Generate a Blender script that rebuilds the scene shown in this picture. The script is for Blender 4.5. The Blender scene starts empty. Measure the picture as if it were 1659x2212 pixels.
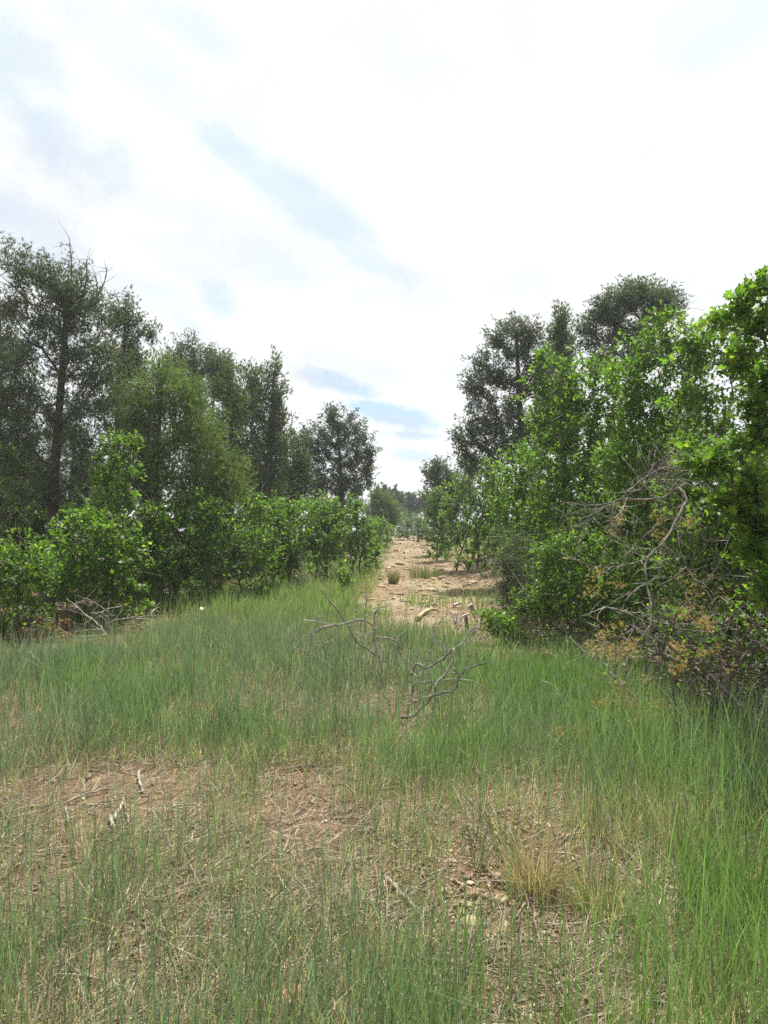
import bpy, math, random
import numpy as np
from mathutils import Vector

rng = np.random.default_rng(7)
random.seed(7)
D = bpy.data
S = bpy.context.scene
COL = S.collection

# ------------------------------------------------------------------ camera
CAMZ = 1.55
F = 1536.0            # focal length in pixels of a 1659 x 2212 picture
CX, HY = 829.5, 1140.0
cam_d = D.cameras.new('camera'); cam = D.objects.new('camera', cam_d); COL.objects.link(cam)
cam_d.sensor_fit = 'VERTICAL'; cam_d.sensor_height = 36.0
cam_d.lens = 36.0 * F / 2212.0
PITCH = math.atan((HY - 1106.0) / F)
cam.location = (0, 0, CAMZ); cam.rotation_euler = (math.radians(90) + PITCH, 0, 0)
cam_d.clip_start = 0.05; cam_d.clip_end = 2000
S.camera = cam
CP, SP = math.cos(PITCH), math.sin(PITCH)

def ray(x, y):
    a = (x - CX) / F; b = -(y - 1106.0) / F
    v = np.array([a, CP - b * SP, SP + b * CP])
    return v / v[1]
def at(x, y, d):
    return np.array([0, 0, CAMZ]) + ray(x, y) * d

# ------------------------------------------------------------------ world
SUN_EL, SUN_AZ = 67.0, 18.0          # azimuth clockwise from the view direction
w = D.worlds.new('World'); S.world = w; w.use_nodes = True
nt = w.node_tree; nt.nodes.clear()
def nd(nt, t, **k):
    n = nt.nodes.new(t)
    for a, b in k.items(): setattr(n, a, b)
    return n
def mth(nt, op, a, b=None, c=None, clamp=False):
    n = nt.nodes.new('ShaderNodeMath'); n.operation = op; n.use_clamp = clamp
    for i, v in enumerate((a, b, c)):
        if v is None: continue
        if isinstance(v, (int, float)): n.inputs[i].default_value = v
        else: nt.links.new(v, n.inputs[i])
    return n.outputs[0]
def mixc(nt, f, a, b, mode='MIX'):
    n = nt.nodes.new('ShaderNodeMix'); n.data_type = 'RGBA'; n.blend_type = mode
    for i, v in ((0, f), (6, a), (7, b)):
        if isinstance(v, (int, float)): n.inputs[i].default_value = v
        elif isinstance(v, tuple): n.inputs[i].default_value = (*v, 1)
        else: nt.links.new(v, n.inputs[i])
    return n.outputs[2]
def ramp(nt, v, lo, hi):
    n = nt.nodes.new('ShaderNodeMapRange'); n.interpolation_type = 'SMOOTHSTEP'
    nt.links.new(v, n.inputs[0]); n.inputs[1].default_value = lo; n.inputs[2].default_value = hi
    return n.outputs[0]
def noise(nt, vec, scale, detail=4, rough=.5, dist=0):
    n = nt.nodes.new('ShaderNodeTexNoise')
    if vec is not None: nt.links.new(vec, n.inputs['Vector'])
    n.inputs['Scale'].default_value = scale; n.inputs['Detail'].default_value = detail
    n.inputs['Roughness'].default_value = rough; n.inputs['Distortion'].default_value = dist
    return n.outputs[0]

sky = nd(nt, 'ShaderNodeTexSky', sky_type='NISHITA', sun_disc=False,
         sun_elevation=math.radians(SUN_EL), sun_rotation=math.radians(SUN_AZ))
sky.altitude = 2000; sky.dust_density = 1.5
SKYSTR = 0.09
tc = nd(nt, 'ShaderNodeTexCoord')
sep = nd(nt, 'ShaderNodeSeparateXYZ'); nt.links.new(tc.outputs['Generated'], sep.inputs[0])
zz = mth(nt, 'ADD', mth(nt, 'MAXIMUM', sep.outputs[2], 0.0), 0.22)
comb = nd(nt, 'ShaderNodeCombineXYZ')
nt.links.new(mth(nt, 'DIVIDE', sep.outputs[0], zz), comb.inputs[0])
nt.links.new(mth(nt, 'DIVIDE', sep.outputs[1], zz), comb.inputs[1])
P2 = comb.outputs[0]
n1 = noise(nt, P2, 1.3, 6, .55, .6)
n2 = noise(nt, P2, 4.5, 5, .6, .3)
nz = mth(nt, 'MULTIPLY_ADD', n2, .35, mth(nt, 'MULTIPLY', n1, .8))
thin = ramp(nt, nz, .50, .66)                     # thin places in the cloud cover
warp = mth(nt, 'MULTIPLY_ADD', mth(nt, 'SUBTRACT', noise(nt, tc.outputs['Generated'], 5, 10, .72), .5), 2.9, 0.0)
def gap(x, y, rx, ry, ang, k):
    """an opening in the cloud cover around one direction of the sky"""
    v = ray(x, y); v = v / np.linalg.norm(v)
    az, el = math.atan2(v[0], v[1]), math.asin(v[2])
    mp = nd(nt, 'ShaderNodeMapping', vector_type='TEXTURE')
    nt.links.new(tc.outputs['Generated'], mp.inputs[0])
    # local frame: x to the side, y outward, z up
    mp.inputs['Location'].default_value = tuple(v)
    mp.inputs['Rotation'].default_value = (0, math.radians(ang), 0)
    mp.inputs['Scale'].default_value = (rx / F, .6, ry / F)
    ln = nd(nt, 'ShaderNodeVectorMath', operation='LENGTH'); nt.links.new(mp.outputs[0], ln.inputs[0])
    l = mth(nt, 'ADD', ln.outputs['Value'], warp)
    return mth(nt, 'MULTIPLY', mth(nt, 'SUBTRACT', 1.0, ramp(nt, l, .25, 1.25)), k)
gaps = [(700, 470, 240, 60, 28, .5), (110, 290, 200, 90, 25, .55), (20, 480, 150, 90, 20, .5), (440, 80, 130, 40, 15, .35),
        (480, 650, 60, 45, 40, .55), (860, 900, 150, 34, 12, 1.1), (740, 830, 130, 30, 15, .8), (900, 985, 110, 20, 6, .55),
        (400, 700, 60, 30, 30, .4), (1560, 60, 200, 60, 0, .3), (1000, 620, 260, 60, 0, .25), (420,560,200,60,10,.35),
        (270, 120, 160, 70, 20, .3), (620, 590, 180, 60, 10, .35), (560, 380, 150, 40, 35, .45), (800, 560, 150, 40, 20, .5), (60, 130, 110, 90, 30, .45), (250, 420, 200, 50, 10, .3), (900, 940, 110, 14, 4, .75), (800, 800, 200, 40, 12, .4), (330, 640, 120, 60, 20, .35)]
g = None
for a in gaps:
    o = gap(*a); g = o if g is None else mth(nt, 'MAXIMUM', g, o)
streak = noise(nt, P2, 9, 6, .6, .4)
mask = mth(nt, 'MAXIMUM', g, mth(nt, 'MULTIPLY', thin, .22))
mask = mth(nt, 'MULTIPLY', mask, mth(nt, 'ADD', mth(nt, 'MULTIPLY', streak, .9), .75), clamp=True)
# thin cloud is a little blue, thick cloud white
bluegap = mixc(nt, ramp(nt, noise(nt, P2, 1.7, 3), .40, .60), (.32, .43, .495), (.355, .40, .465))
thincol = mixc(nt, .85, mixc(nt, 1.0, sky.outputs[0], (SKYSTR,) * 3, 'MULTIPLY'), bluegap)
wob = noise(nt, P2, 2.6, 5, .55, .5)
cloud = mixc(nt, ramp(nt, wob, .35, .7), (.60, .60, .60), (.525, .532, .528))
skycol = mixc(nt, mask, cloud, thincol)
below = ramp(nt, sep.outputs[2], -.08, -.01)
skycol = mixc(nt, below, (.12, .105, .075), skycol)
scl = nd(nt, 'ShaderNodeVectorMath', operation='SCALE'); nt.links.new(skycol, scl.inputs[0]); scl.inputs['Scale'].default_value = 1 / SKYSTR
bg = nd(nt, 'ShaderNodeBackground'); bg.inputs[1].default_value = SKYSTR
out = nd(nt, 'ShaderNodeOutputWorld')
nt.links.new(scl.outputs[0], bg.inputs[0]); nt.links.new(bg.outputs[0], out.inputs[0])

sun_d = D.lights.new('sun', 'SUN'); sun = D.objects.new('sun', sun_d); COL.objects.link(sun)
sun_d.energy = 5.0; sun_d.angle = math.radians(.6); sun_d.color = (1, .955, .88)
e, a = math.radians(SUN_EL), math.radians(SUN_AZ)
sd = Vector((math.sin(a) * math.cos(e), math.cos(a) * math.cos(e), math.sin(e)))
sun.rotation_euler = sd.to_track_quat('Z', 'Y').to_euler(); sun.location = (0, 0, 30)
vs = S.view_settings
vs.view_transform = 'Standard'; vs.look = 'None'; vs.exposure = 0.95; vs.gamma = 1.0; vs.use_curve_mapping = False
S.cycles.use_denoising = False
S.cycles.max_bounces = 6; S.cycles.diffuse_bounces = 3; S.cycles.glossy_bounces = 2; S.cycles.transmission_bounces = 3
S.cycles.transparent_max_bounces = 8

# ------------------------------------------------------------------ materials
def mat_attr(name, rough=.5, transl=0.0, spec=.4, bump=0, tint=(1, 1, 1)):
    """material whose colour is the piece's own colour attribute, optionally letting light through"""
    m = D.materials.new(name); m.use_nodes = True; t = m.node_tree; t.nodes.clear()
    at_ = nd(t, 'ShaderNodeAttribute', attribute_name='Col')
    p = nd(t, 'ShaderNodeBsdfPrincipled'); p.inputs['Roughness'].default_value = rough
    p.inputs['Specular IOR Level'].default_value = spec
    c = at_.outputs['Color']
    if bump:
        tcc = nd(t, 'ShaderNodeTexCoord')
        nn = noise(t, tcc.outputs['Object'], bump, 5, .6)
        c = mixc(t, 1.0, c, mixc(t, ramp(t, nn, .3, .7), (.55, .52, .5), (1.3, 1.3, 1.3)), 'MULTIPLY')
        bn = nd(t, 'ShaderNodeBump'); bn.inputs['Strength'].default_value = .6; bn.inputs['Distance'].default_value = .02
        t.links.new(nn, bn.inputs['Height']); t.links.new(bn.outputs[0], p.inputs['Normal'])
    t.links.new(c, p.inputs['Base Color'])
    o = nd(t, 'ShaderNodeOutputMaterial'); sh = p.outputs[0]
    if transl:
        tr = nd(t, 'ShaderNodeBsdfTranslucent')
        t.links.new(mixc(t, 1.0, c, (1.35, 1.5, .75), 'MULTIPLY'), tr.inputs[0])
        mx = nd(t, 'ShaderNodeMixShader'); mx.inputs[0].default_value = transl
        t.links.new(sh, mx.inputs[1]); t.links.new(tr.outputs[0], mx.inputs[2]); sh = mx.outputs[0]
    t.links.new(sh, o.inputs[0]); return m
M_OAK = mat_attr('oak_leaf', .48, .52, .32)
M_NEEDLE = mat_attr('needles', .6, .3, .2)
M_GRASS = mat_attr('grass_blades', .45, .4, .35)
M_STRAW = mat_attr('dry_straw', .7, .15, .2)
M_DEADLEAF = mat_attr('dead_foliage', .7, .3, .2)
M_BARK = mat_attr('bark', .9, 0, .15, bump=30)
M_WOOD = mat_attr('weathered_wood', .8, 0, .2, bump=22)
M_ROCK = mat_attr('sandstone', .9, 0, .2, bump=11)
M_PETAL = mat_attr('petal', .5, .3, .2)

def ground_mat():
    m = D.materials.new('dry_soil'); m.use_nodes = True; t = m.node_tree; t.nodes.clear()
    at_ = nd(t, 'ShaderNodeAttribute', attribute_name='Col')
    g_ = nd(t, 'ShaderNodeNewGeometry'); pos = g_.outputs['Position']
    a_ = noise(t, pos, 2.2, 6, .6); b_ = noise(t, pos, 17, 6, .65); c_ = noise(t, pos, 70, 4, .6)
    vor = nd(t, 'ShaderNodeTexVoronoi'); t.links.new(pos, vor.inputs['Vector']); vor.inputs['Scale'].default_value = 55
    col = mixc(t, ramp(t, a_, .35, .65), at_.outputs['Color'], mixc(t, 1.0, at_.outputs['Color'], (1.06, 1.0, .93), 'MULTIPLY'))
    col = mixc(t, mth(t, 'MULTIPLY', ramp(t, b_, .45, .68), .7), col, mixc(t, 1.0, col, (1.35, 1.4, 1.4), 'MULTIPLY'))
    col = mixc(t, mth(t, 'MULTIPLY', ramp(t, c_, .5, .7), .55), col, mixc(t, 1.0, col, (.45, .42, .4), 'MULTIPLY'))
    p = nd(t, 'ShaderNodeBsdfPrincipled'); p.inputs['Roughness'].default_value = .95
    p.inputs['Specular IOR Level'].default_value = .1
    t.links.new(col, p.inputs['Base Color'])
    h = mth(t, 'ADD', mth(t, 'MULTIPLY', b_, .6), mth(t, 'ADD', mth(t, 'MULTIPLY', c_, .25), mth(t, 'MULTIPLY', vor.outputs[0], .25)))
    bn = nd(t, 'ShaderNodeBump'); bn.inputs['Strength'].default_value = 1; bn.inputs['Distance'].default_value = .05
    t.links.new(h, bn.inputs['Height']); t.links.new(bn.outputs[0], p.inputs['Normal'])
    o = nd(t, 'ShaderNodeOutputMaterial'); t.links.new(p.outputs[0], o.inputs[0]); return m
M_SOIL = ground_mat()

# ------------------------------------------------------------------ mesh helpers
def mesh_np(name, V, T, col=None, mat=None, smooth=False):
    V = np.ascontiguousarray(V, dtype=np.float32); T = np.ascontiguousarray(T, dtype=np.int32)
    me = D.meshes.new(name); nv, nt_ = len(V), len(T)
    me.vertices.add(nv); me.vertices.foreach_set('co', V.ravel())
    me.loops.add(nt_ * 3); me.loops.foreach_set('vertex_index', T.ravel())
    me.polygons.add(nt_); me.polygons.foreach_set('loop_start', np.arange(nt_, dtype=np.int32) * 3)
    me.update(calc_edges=True)
    if col is not None:
        col = np.asarray(col, dtype=np.float32)
        if col.ndim == 1: col = np.tile(col, (nv, 1))
        c4 = np.ones((nv, 4), dtype=np.float32); c4[:, :3] = np.clip(col[:, :3] * .86, 0, 1)
        ca = me.color_attributes.new('Col', 'FLOAT_COLOR', 'POINT'); ca.data.foreach_set('color', c4.ravel())
    if smooth: me.polygons.foreach_set('use_smooth', np.ones(nt_, dtype=bool))
    if mat: me.materials.append(mat)
    return me
def link(name, data, parent=None):
    o = D.objects.new(name, data); COL.objects.link(o)
    if parent is not None: o.parent = parent
    return o
def tag(o, label=None, cat=None, group=None, kind=None):
    for k, v in (('label', label), ('category', cat), ('group', group), ('kind', kind)):
        if v: o[k] = v
    return o
def thing(name, label, cat, loc, group=None):
    o = link(name, None); o.location = tuple(float(v) for v in loc)
    o.empty_display_size = .1
    return tag(o, label, cat, group)
def norm(v): return v / np.maximum(np.linalg.norm(v, axis=-1, keepdims=True), 1e-9)
def frames(z, seed_up=None):
    z = norm(z); up = np.tile(np.array([0, 0, 1.0]), (len(z), 1))
    up[np.abs(z[:, 2]) > .95] = (1, 0, 0)
    x = norm(np.cross(up, z)); y = np.cross(z, x); return x, y, z
def segs(P0, P1, R0, R1, k=4):
    n = len(P0); x, y, z = frames(P1 - P0)
    an = np.arange(k) * 2 * math.pi / k
    c, s = np.cos(an)[None, :, None], np.sin(an)[None, :, None]
    ring = x[:, None] * c + y[:, None] * s
    V = np.concatenate([P0[:, None] + ring * R0[:, None, None], P1[:, None] + ring * R1[:, None, None]], 1).reshape(-1, 3)
    i = np.arange(k); j = (i + 1) % k
    t = np.concatenate([np.stack([i, j, j + k], 1), np.stack([i, j + k, i + k], 1)])
    T = (t[None] + (np.arange(n) * 2 * k)[:, None, None]).reshape(-1, 3)
    return V, T
def stamp(tv, tt, pos, X, Y, Z, sc):
    """copies of a small template: tv (v,3), frames X Y Z (n,3)"""
    n = len(pos)
    V = pos[:, None] + (tv[None, :, 0, None] * X[:, None] + tv[None, :, 1, None] * Y[:, None] + tv[None, :, 2, None] * Z[:, None]) * sc[:, None, None]
    T = (tt[None] + (np.arange(n) * len(tv))[:, None, None]).reshape(-1, 3)
    return V.reshape(-1, 3), T
def join(parts):
    Vs, Ts, Cs, o = [], [], [], 0
    for V, T, C in parts:
        if len(V) == 0: continue
        C = np.asarray(C, float)
        if C.ndim == 1: C = np.tile(C, (len(V), 1))
        Vs.append(V); Ts.append(T + o); Cs.append(C); o += len(V)
    return np.concatenate(Vs), np.concatenate(Ts), np.concatenate(Cs)
def rdir(n):
    v = rng.normal(size=(n, 3)); return norm(v)
def spline(P, n=4):
    P = np.asarray(P, float)
    if len(P) < 3: 
        t = np.linspace(0, 1, n + 1)[:, None]; return P[0] * (1 - t) + P[1] * t
    Q = np.vstack([2 * P[0] - P[1], P, 2 * P[-1] - P[-2]]); out_ = []
    for i in range(1, len(Q) - 2):
        for t in np.arange(n) / n:
            a_, b_, c_, d_ = Q[i - 1], Q[i], Q[i + 1], Q[i + 2]
            out_.append(.5 * ((2 * b_) + (c_ - a_) * t + (2 * a_ - 5 * b_ + 4 * c_ - d_) * t * t + (3 * b_ - a_ - 3 * c_ + d_) * t ** 3))
    out_.append(P[-1]); return np.array(out_)
def tube(P, r0, r1, k=6, knob=.12, n=4, wig=0.0):
    """a bent tapered rod with uneven girth; closed ends"""
    C = spline(P, n); m = len(C)
    if wig: C = C + rng.normal(size=C.shape) * wig
    r = np.linspace(r0, r1, m) * (1 + rng.uniform(-knob, knob, m))
    tg = np.gradient(C, axis=0); x, y, z = frames(tg)
    an = np.arange(k) * 2 * math.pi / k
    V = (C[:, None] + (x[:, None] * np.cos(an)[None, :, None] + y[:, None] * np.sin(an)[None, :, None]) * (r[:, None] * (1 + rng.uniform(-knob, knob, (m, k))))[..., None]).reshape(-1, 3)
    T = []
    for i in range(m - 1):
        for j in range(k):
            a_, b_ = i * k + j, i * k + (j + 1) % k
            T += [(a_, b_, b_ + k), (a_, b_ + k, a_ + k)]
    nv = len(V); V = np.vstack([V, C[0], C[-1]])
    for j in range(k):
        T.append((nv, (j + 1) % k, j)); T.append((nv + 1, (m - 1) * k + j, (m - 1) * k + (j + 1) % k))
    return V, np.array(T)

# value noise for layout
_tab = rng.uniform(0, 1, (256, 256))
def vn(x, y, s=0):
    x = np.asarray(x, float) + s * 17.3; y = np.asarray(y, float) + s * 9.1
    xi, yi = np.floor(x).astype(int), np.floor(y).astype(int); fx, fy = x - xi, y - yi
    fx = fx * fx * (3 - 2 * fx); fy = fy * fy * (3 - 2 * fy)
    g_ = lambda i, j: _tab[i % 256, j % 256]
    return (g_(xi, yi) * (1 - fx) + g_(xi + 1, yi) * fx) * (1 - fy) + (g_(xi, yi + 1) * (1 - fx) + g_(xi + 1, yi + 1) * fx) * fy
def fbm(x, y, s=0, o=3):
    v = 0; a_ = 1; t = 0
    for i in range(o):
        v = v + a_ * vn(np.asarray(x) * 2 ** i, np.asarray(y) * 2 ** i, s + i); t += a_; a_ *= .5
    return v / t
def ss(a_, b_, v):
    t = np.clip((v - a_) / (b_ - a_), 0, 1); return t * t * (3 - 2 * t)

# ------------------------------------------------------------------ terrain
def xc(y): return .72 + .030 * (np.maximum(y, 6) - 12)
def tw(y): return 1.30 + .002 * np.clip(y - 12, 0, 30)        # half width of the track
def H(x, y):
    x = np.asarray(x, float); y = np.asarray(y, float)
    yy = np.clip(y - 11, 0, 45)
    z = .0195 * yy - .006 * np.clip(y - 62, 0, 200)
    r = x - xc(y) - tw(y)
    z = z + .62 * ss(0, 2.3, r) * ss(10.5, 17, y) + .045 * np.clip(r - 1.5, 0, 30) * ss(8, 16, y)
    l = -(x - xc(y) + tw(y))
    z = z + .12 * ss(.2, 1.8, l) * ss(17, 22, y)
    z = z - .06 * ss(1.3, .2, np.abs(x - xc(y))) * ss(12, 16, y)
    z = z + .10 * (fbm(x * .45, y * .45, 1) - .5) * ss(0, 6, np.hypot(x, y)) + .05 * (fbm(x * 2.3, y * 2.3, 4) - .5) 
    z = z + (.07 * (fbm(x * 1.6, y * 1.1, 23) - .5) + .04 * (vn(x * 5, y * 3, 24) - .5)) * ss(11, 14, y) * ss(60, 40, y)
    z = z + .022 * (vn(x * 9, y * 9, 7) - .5) * ss(14, 6, y)
    z = z + .10 * np.exp(-(((x - .66) / .28) ** 2 + ((y - 3.55) / .30) ** 2)) + .05 * np.exp(-(((x - .35) / .35) ** 2 + ((y - 3.1) / .3) ** 2))
    return z
def G(x, y):
    """where the line of sight through a picture point meets the ground"""
    r = ray(x, y); d = 1.2
    while d < 150:
        p = np.array([0, 0, CAMZ]) + r * d
        if p[2] <= H(p[0], p[1]): break
        d *= 1.004
    return np.array([p[0], p[1], float(H(p[0], p[1]))])

BARE = []
for (px, py, rx, ry, k) in [(110, 1392, 190, 34, .96), (1440, 1600, 90, 60, .55), (1390, 1480, 70, 40, .5), (260, 1362, 110, 26, .85), (740, 1400, 110, 50, .5), (900, 1520, 120, 80, .5), (1060, 1370, 90, 60, .7), (270, 1725, 190, 90, .92), (660, 1790, 110, 90, .85), (640, 1690, 90, 40, .8), (1120, 1930, 190, 130, .93), (1290, 1920, 150, 90, .4), (1040, 1890, 110, 80, .9), (1580, 1830, 40, 190, .75), (130, 1690, 110, 60, .6), (200, 2140, 90, 60, .6),
                                (640, 2140, 70, 60, .7), (60, 1960, 60, 50, .6), (1480, 1720, 60, 30, .5)]:
    c = G(px, py); c2 = G(px, py + ry); c3 = G(px + rx, py)
    BARE.append((c[0], c[1], abs(c3[0] - c[0]), max(abs(c2[1] - c[1]), .15), k))
def bare_mask(x, y):
    m = np.zeros_like(x)
    for cx_, cy_, a_, b_, k in BARE:
        wv = .5 * (fbm(x * 3, y * 3, 21) - .5)
        m = np.maximum(m, k * ss(1.25, .7, np.sqrt(((x - cx_) / a_) ** 2 + ((y - cy_) / b_) ** 2) + wv * 2))
    return m

def side_coord(n, m, f=.06):
    u = np.linspace(-1, 1, n); return m * np.sinh(u * 5.2) / math.sinh(5.2) 
gy = np.concatenate([np.linspace(-12, .9, 16), np.geomspace(1.0, 420, 290)])
gx = side_coord(251, 260)
GX, GY = np.meshgrid(gx, gy)
GX = GX + np.clip(xc(GY), 0, 3) * .5
GZ = H(GX, GY)
nx, ny = len(gx), len(gy)
V = np.stack([GX, GY, GZ], -1).reshape(-1, 3)
i, j = np.meshgrid(np.arange(ny - 1), np.arange(nx - 1), indexing='ij')
a0 = (i * nx + j).ravel()
T = np.concatenate([np.stack([a0, a0 + 1, a0 + nx + 1], 1), np.stack([a0, a0 + nx + 1, a0 + nx], 1)])
def right_edge(y): return np.interp(y, [3.5, 4.2, 4.7, 5.2, 6.2, 8.5, 10.5, 13, 17, 25, 60], [2.7, 2.25, 2.15, 2.0, 2.1, 2.3, 1.75, 2.3, 2.9, 3.9, 6])
def left_edge(y): return np.interp(y, [4, 8, 9.5, 10.4, 12, 14, 16, 20, 28, 60], [-8, -5.6, -4.9, -4.3, -4.0, -3.8, -2.8, -1.9, -1.3, -1.2])
def on_track(x, y, soft=.5):
    w_ = tw(y) + .85 * (fbm(y * 1.1, x * .6, 5) - .5) * 2
    return ss(w_ + soft, w_ - soft, np.abs(x - xc(y))) * ss(7.6, 11.6, y + 2.2 * (fbm(x * 1.6, y * 1.6, 3) - .5))
def soil_colour(x, y):
    n = len(x)
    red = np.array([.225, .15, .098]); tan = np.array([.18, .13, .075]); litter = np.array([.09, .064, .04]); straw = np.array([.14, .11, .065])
    f = fbm(x * 1.4, y * 1.4, 11)[:, None]
    c = straw * (1 - f) + tan * f
    bare = np.maximum(ss(.50, .64, fbm(x * 1.1 + 5, y * 1.1, 13)), .8 * bare_mask(x, y))[:, None]
    c = c * (1 - bare) + red * bare
    tr = on_track(x, y)[:, None]; f2 = ss(.35, .65, fbm(x * 1.2, y * .9, 15))[:, None]
    c = c * (1 - tr) + (np.array([.25, .18, .115]) * (1 - f2) + np.array([.32, .27, .18]) * f2) * tr
    bank = (ss(0, .5, x - xc(y) - tw(y)) * ss(12, 15, y))[:, None]
    c = (c * (1 - bank) + np.array([.31, .245, .16]) * bank) * .95
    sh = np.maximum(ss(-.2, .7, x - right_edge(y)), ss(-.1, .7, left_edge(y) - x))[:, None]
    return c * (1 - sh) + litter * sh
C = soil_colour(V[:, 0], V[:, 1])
cen = V[T].mean(1)
ont = (np.abs(cen[:, 0] - xc(cen[:, 1])) < tw(cen[:, 1]) + .25) & (cen[:, 1] > 11) & (cen[:, 1] < 62)
def submesh(name, sel):
    t = T[sel]; u, inv = np.unique(t, return_inverse=True)
    return mesh_np(name, V[u], inv.reshape(-1, 3), C[u], M_SOIL, True)
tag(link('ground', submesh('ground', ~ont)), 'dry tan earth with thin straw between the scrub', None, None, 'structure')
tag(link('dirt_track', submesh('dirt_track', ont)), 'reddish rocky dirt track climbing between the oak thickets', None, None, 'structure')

# ------------------------------------------------------------------ leaf shapes
def leaf_full():
    """lobed oak leaf, base at origin, tip along +y, slightly folded"""
    o = [(.02, 0), (.05, .12), (.17, .20), (.27, .33), (.13, .40), (.30, .52), (.40, .64), (.19, .66), (.27, .78), (.26, .86), (.10, .88), (0, 1)]
    V_, T_ = [], []
    mid = [0, .12, .30, .42, .60, .72, .88, 1.0]
    for m_ in mid: V_.append((0, m_, 0))
    for s_ in (1, -1):
        b_ = len(V_)
        for (x, y) in o: V_.append((x * s_, y, .16 * x + .05 * math.sin(y * 6)))
        link_ = [(0, 0, 1), (0, 1, 1), (1, 1, 2), (2, 2, 3), (2, 3, 4), (3, 4, 5), (4, 5, 6), (4, 6, 7), (5, 7, 8), (6, 8, 9), (6, 9, 10), (7, 10, 11)]
        for m_, p_, q_ in link_:
            if p_ == q_: continue
            T_.append((m_, b_ + p_, b_ + q_) if s_ > 0 else (m_, b_ + q_, b_ + p_))
        for (m_, p_) in ((0, 1), (1, 2), (2, 4), (3, 4), (4, 7), (5, 7), (6, 10)):
            nm = m_ + 1
            if nm < len(mid): T_.append((m_, b_ + p_, nm) if s_ > 0 else (m_, nm, b_ + p_))
    return np.array(V_, float), np.array(T_)
def leaf_mid():
    V_ = np.array([(0, 0, 0), (.26, .30, .05), (.10, .42, .01), (.36, .64, .06), (.14, .74, .01), (0, 1, -.05),
                   (-.14, .74, .01), (-.36, .64, .06), (-.10, .42, .01), (-.26, .30, .05)], float)
    T_ = np.array([(0, 1, 2), (2, 3, 4), (0, 2, 8), (2, 4, 8), (4, 6, 8), (4, 5, 6), (8, 6, 7), (0, 8, 9)])
    return V_, T_
def leaf_small():
    return np.array([(0, 0, 0), (.34, .35, .04), (.22, .72, .02), (0, 1, -.03), (-.22, .72, .02), (-.34, .35, .04)], float), np.array([(0, 1, 5), (1, 2, 5), (2, 4, 5), (2, 3, 4)])
LFULL, LMID, LSMALL = leaf_full(), leaf_mid(), leaf_small()

# ------------------------------------------------------------------ plant skeleton
def skeleton(trunk, att, bf=.45, trunk_r=.12, tip_r=.003, jit=.05, steps=2):
    """a spanning tree from a trunk polyline through all crown points"""
    tr = np.concatenate([spline(t, 4) for t in trunk]); brk = np.cumsum([len(spline(t, 4)) for t in trunk])[:-1]
    nT, nA = len(tr), len(att); N = nT + nA
    P = np.concatenate([tr, att]); par = np.full(N, -1); pl = np.zeros(N)
    for i in range(1, nT):
        if i in brk:
            par[i] = -1; pl[i] = 0
        else:
            par[i] = i - 1; pl[i] = pl[i - 1] + np.linalg.norm(P[i] - P[i - 1])
    best = np.full(nA, np.inf); bp = np.zeros(nA, int)
    def relax(k):
        d = np.linalg.norm(att - P[k], axis=1); dz = att[:, 2] - P[k][2]
        c = d * (1 + .35 * (dz < -.1 * d)) + bf * (pl[k] + d) + (.25 * d if k < 3 else 0)
        m = c < best; best[m] = c[m]; bp[m] = k
    for k in range(nT): relax(k)
    done = np.zeros(nA, bool)
    order = list(range(nT))
    for _ in range(nA):
        b = np.where(done, np.inf, best).argmin(); k = nT + b; done[b] = True
        par[k] = bp[b]; pl[k] = pl[bp[b]] + np.linalg.norm(P[k] - P[bp[b]]); order.append(k); relax(k)
    area = np.full(N, 1.0)
    for k in reversed(order):
        if par[k] >= 0: area[par[k]] += area[k]
    rad = tip_r * area ** .46
    sc = trunk_r / max(rad[0], 1e-6)
    if sc < 1: rad = np.maximum(rad * sc, tip_r * .8)
    rad[:nT] = np.maximum(rad[:nT], np.linspace(trunk_r, trunk_r * .25, nT) if len(trunk) == 1 else trunk_r * .55)
    skeleton.brk = [0] + [int(b) for b in brk] + [nT]
    return P, par, rad, nT
def skel_mesh(P, par, rad, ids, k, jit=.06, one=False):
    ids = np.array([i for i in ids if par[i] >= 0])
    if len(ids) == 0: return np.zeros((0, 3)), np.zeros((0, 3), int)
    A, B = P[par[ids]], P[ids]; L = np.linalg.norm(B - A, axis=1, keepdims=True)
    m = (A + B) / 2 + rdir(len(ids)) * L * jit + np.array([0, 0, -.04]) * L
    rb = rad[ids]; ra = np.minimum(rad[par[ids]], rb * 1.7 + .002); rm = (ra + rb) / 2
    if one: return segs(A, B, ra, rb, k)
    V1, T1 = segs(A, m, ra, rm, k); V2, T2 = segs(m, B, rm, rb, k)
    return np.concatenate([V1, V2]), np.concatenate([T1, T2 + len(V1)])
def lobes_world(lobes, d, dj=.3, thick=1.0):
    out_ = []
    for l in lobes:
        x, y, rx, ry = l[:4]
        r = (rx + ry) / 2 * d / F
        dd = d + rng.uniform(-dj, dj) * r + (l[4] if len(l) > 4 else 0)
        c = at(x, y, dd); out_.append((c, np.array([rx * dd / F, r * thick, ry * dd / F])))
    return out_
def sample_lobes(LB, n, shell=.35):
    w_ = np.array([np.prod(r) ** .62 for c, r in LB]); w_ /= w_.sum()
    pick = rng.choice(len(LB), n, p=w_)
    c = np.array([LB[i][0] for i in pick]); r = np.array([LB[i][1] for i in pick])
    u = rdir(n); ph = pick * 1.7
    bump = 1 + .22 * np.sin(u[:, 0] * 5.1 + ph) * np.sin(u[:, 2] * 6.3 + ph * 2.1) + .16 * np.sin(u[:, 0] * 11 + u[:, 2] * 9 + u[:, 1] * 7 + ph)
    return c + u * r * (rng.uniform(0, 1, n) ** shell * bump)[:, None], c
def bark_cols(n, base): return np.array(base) * rng.uniform(.75, 1.25, (n, 1))

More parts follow.
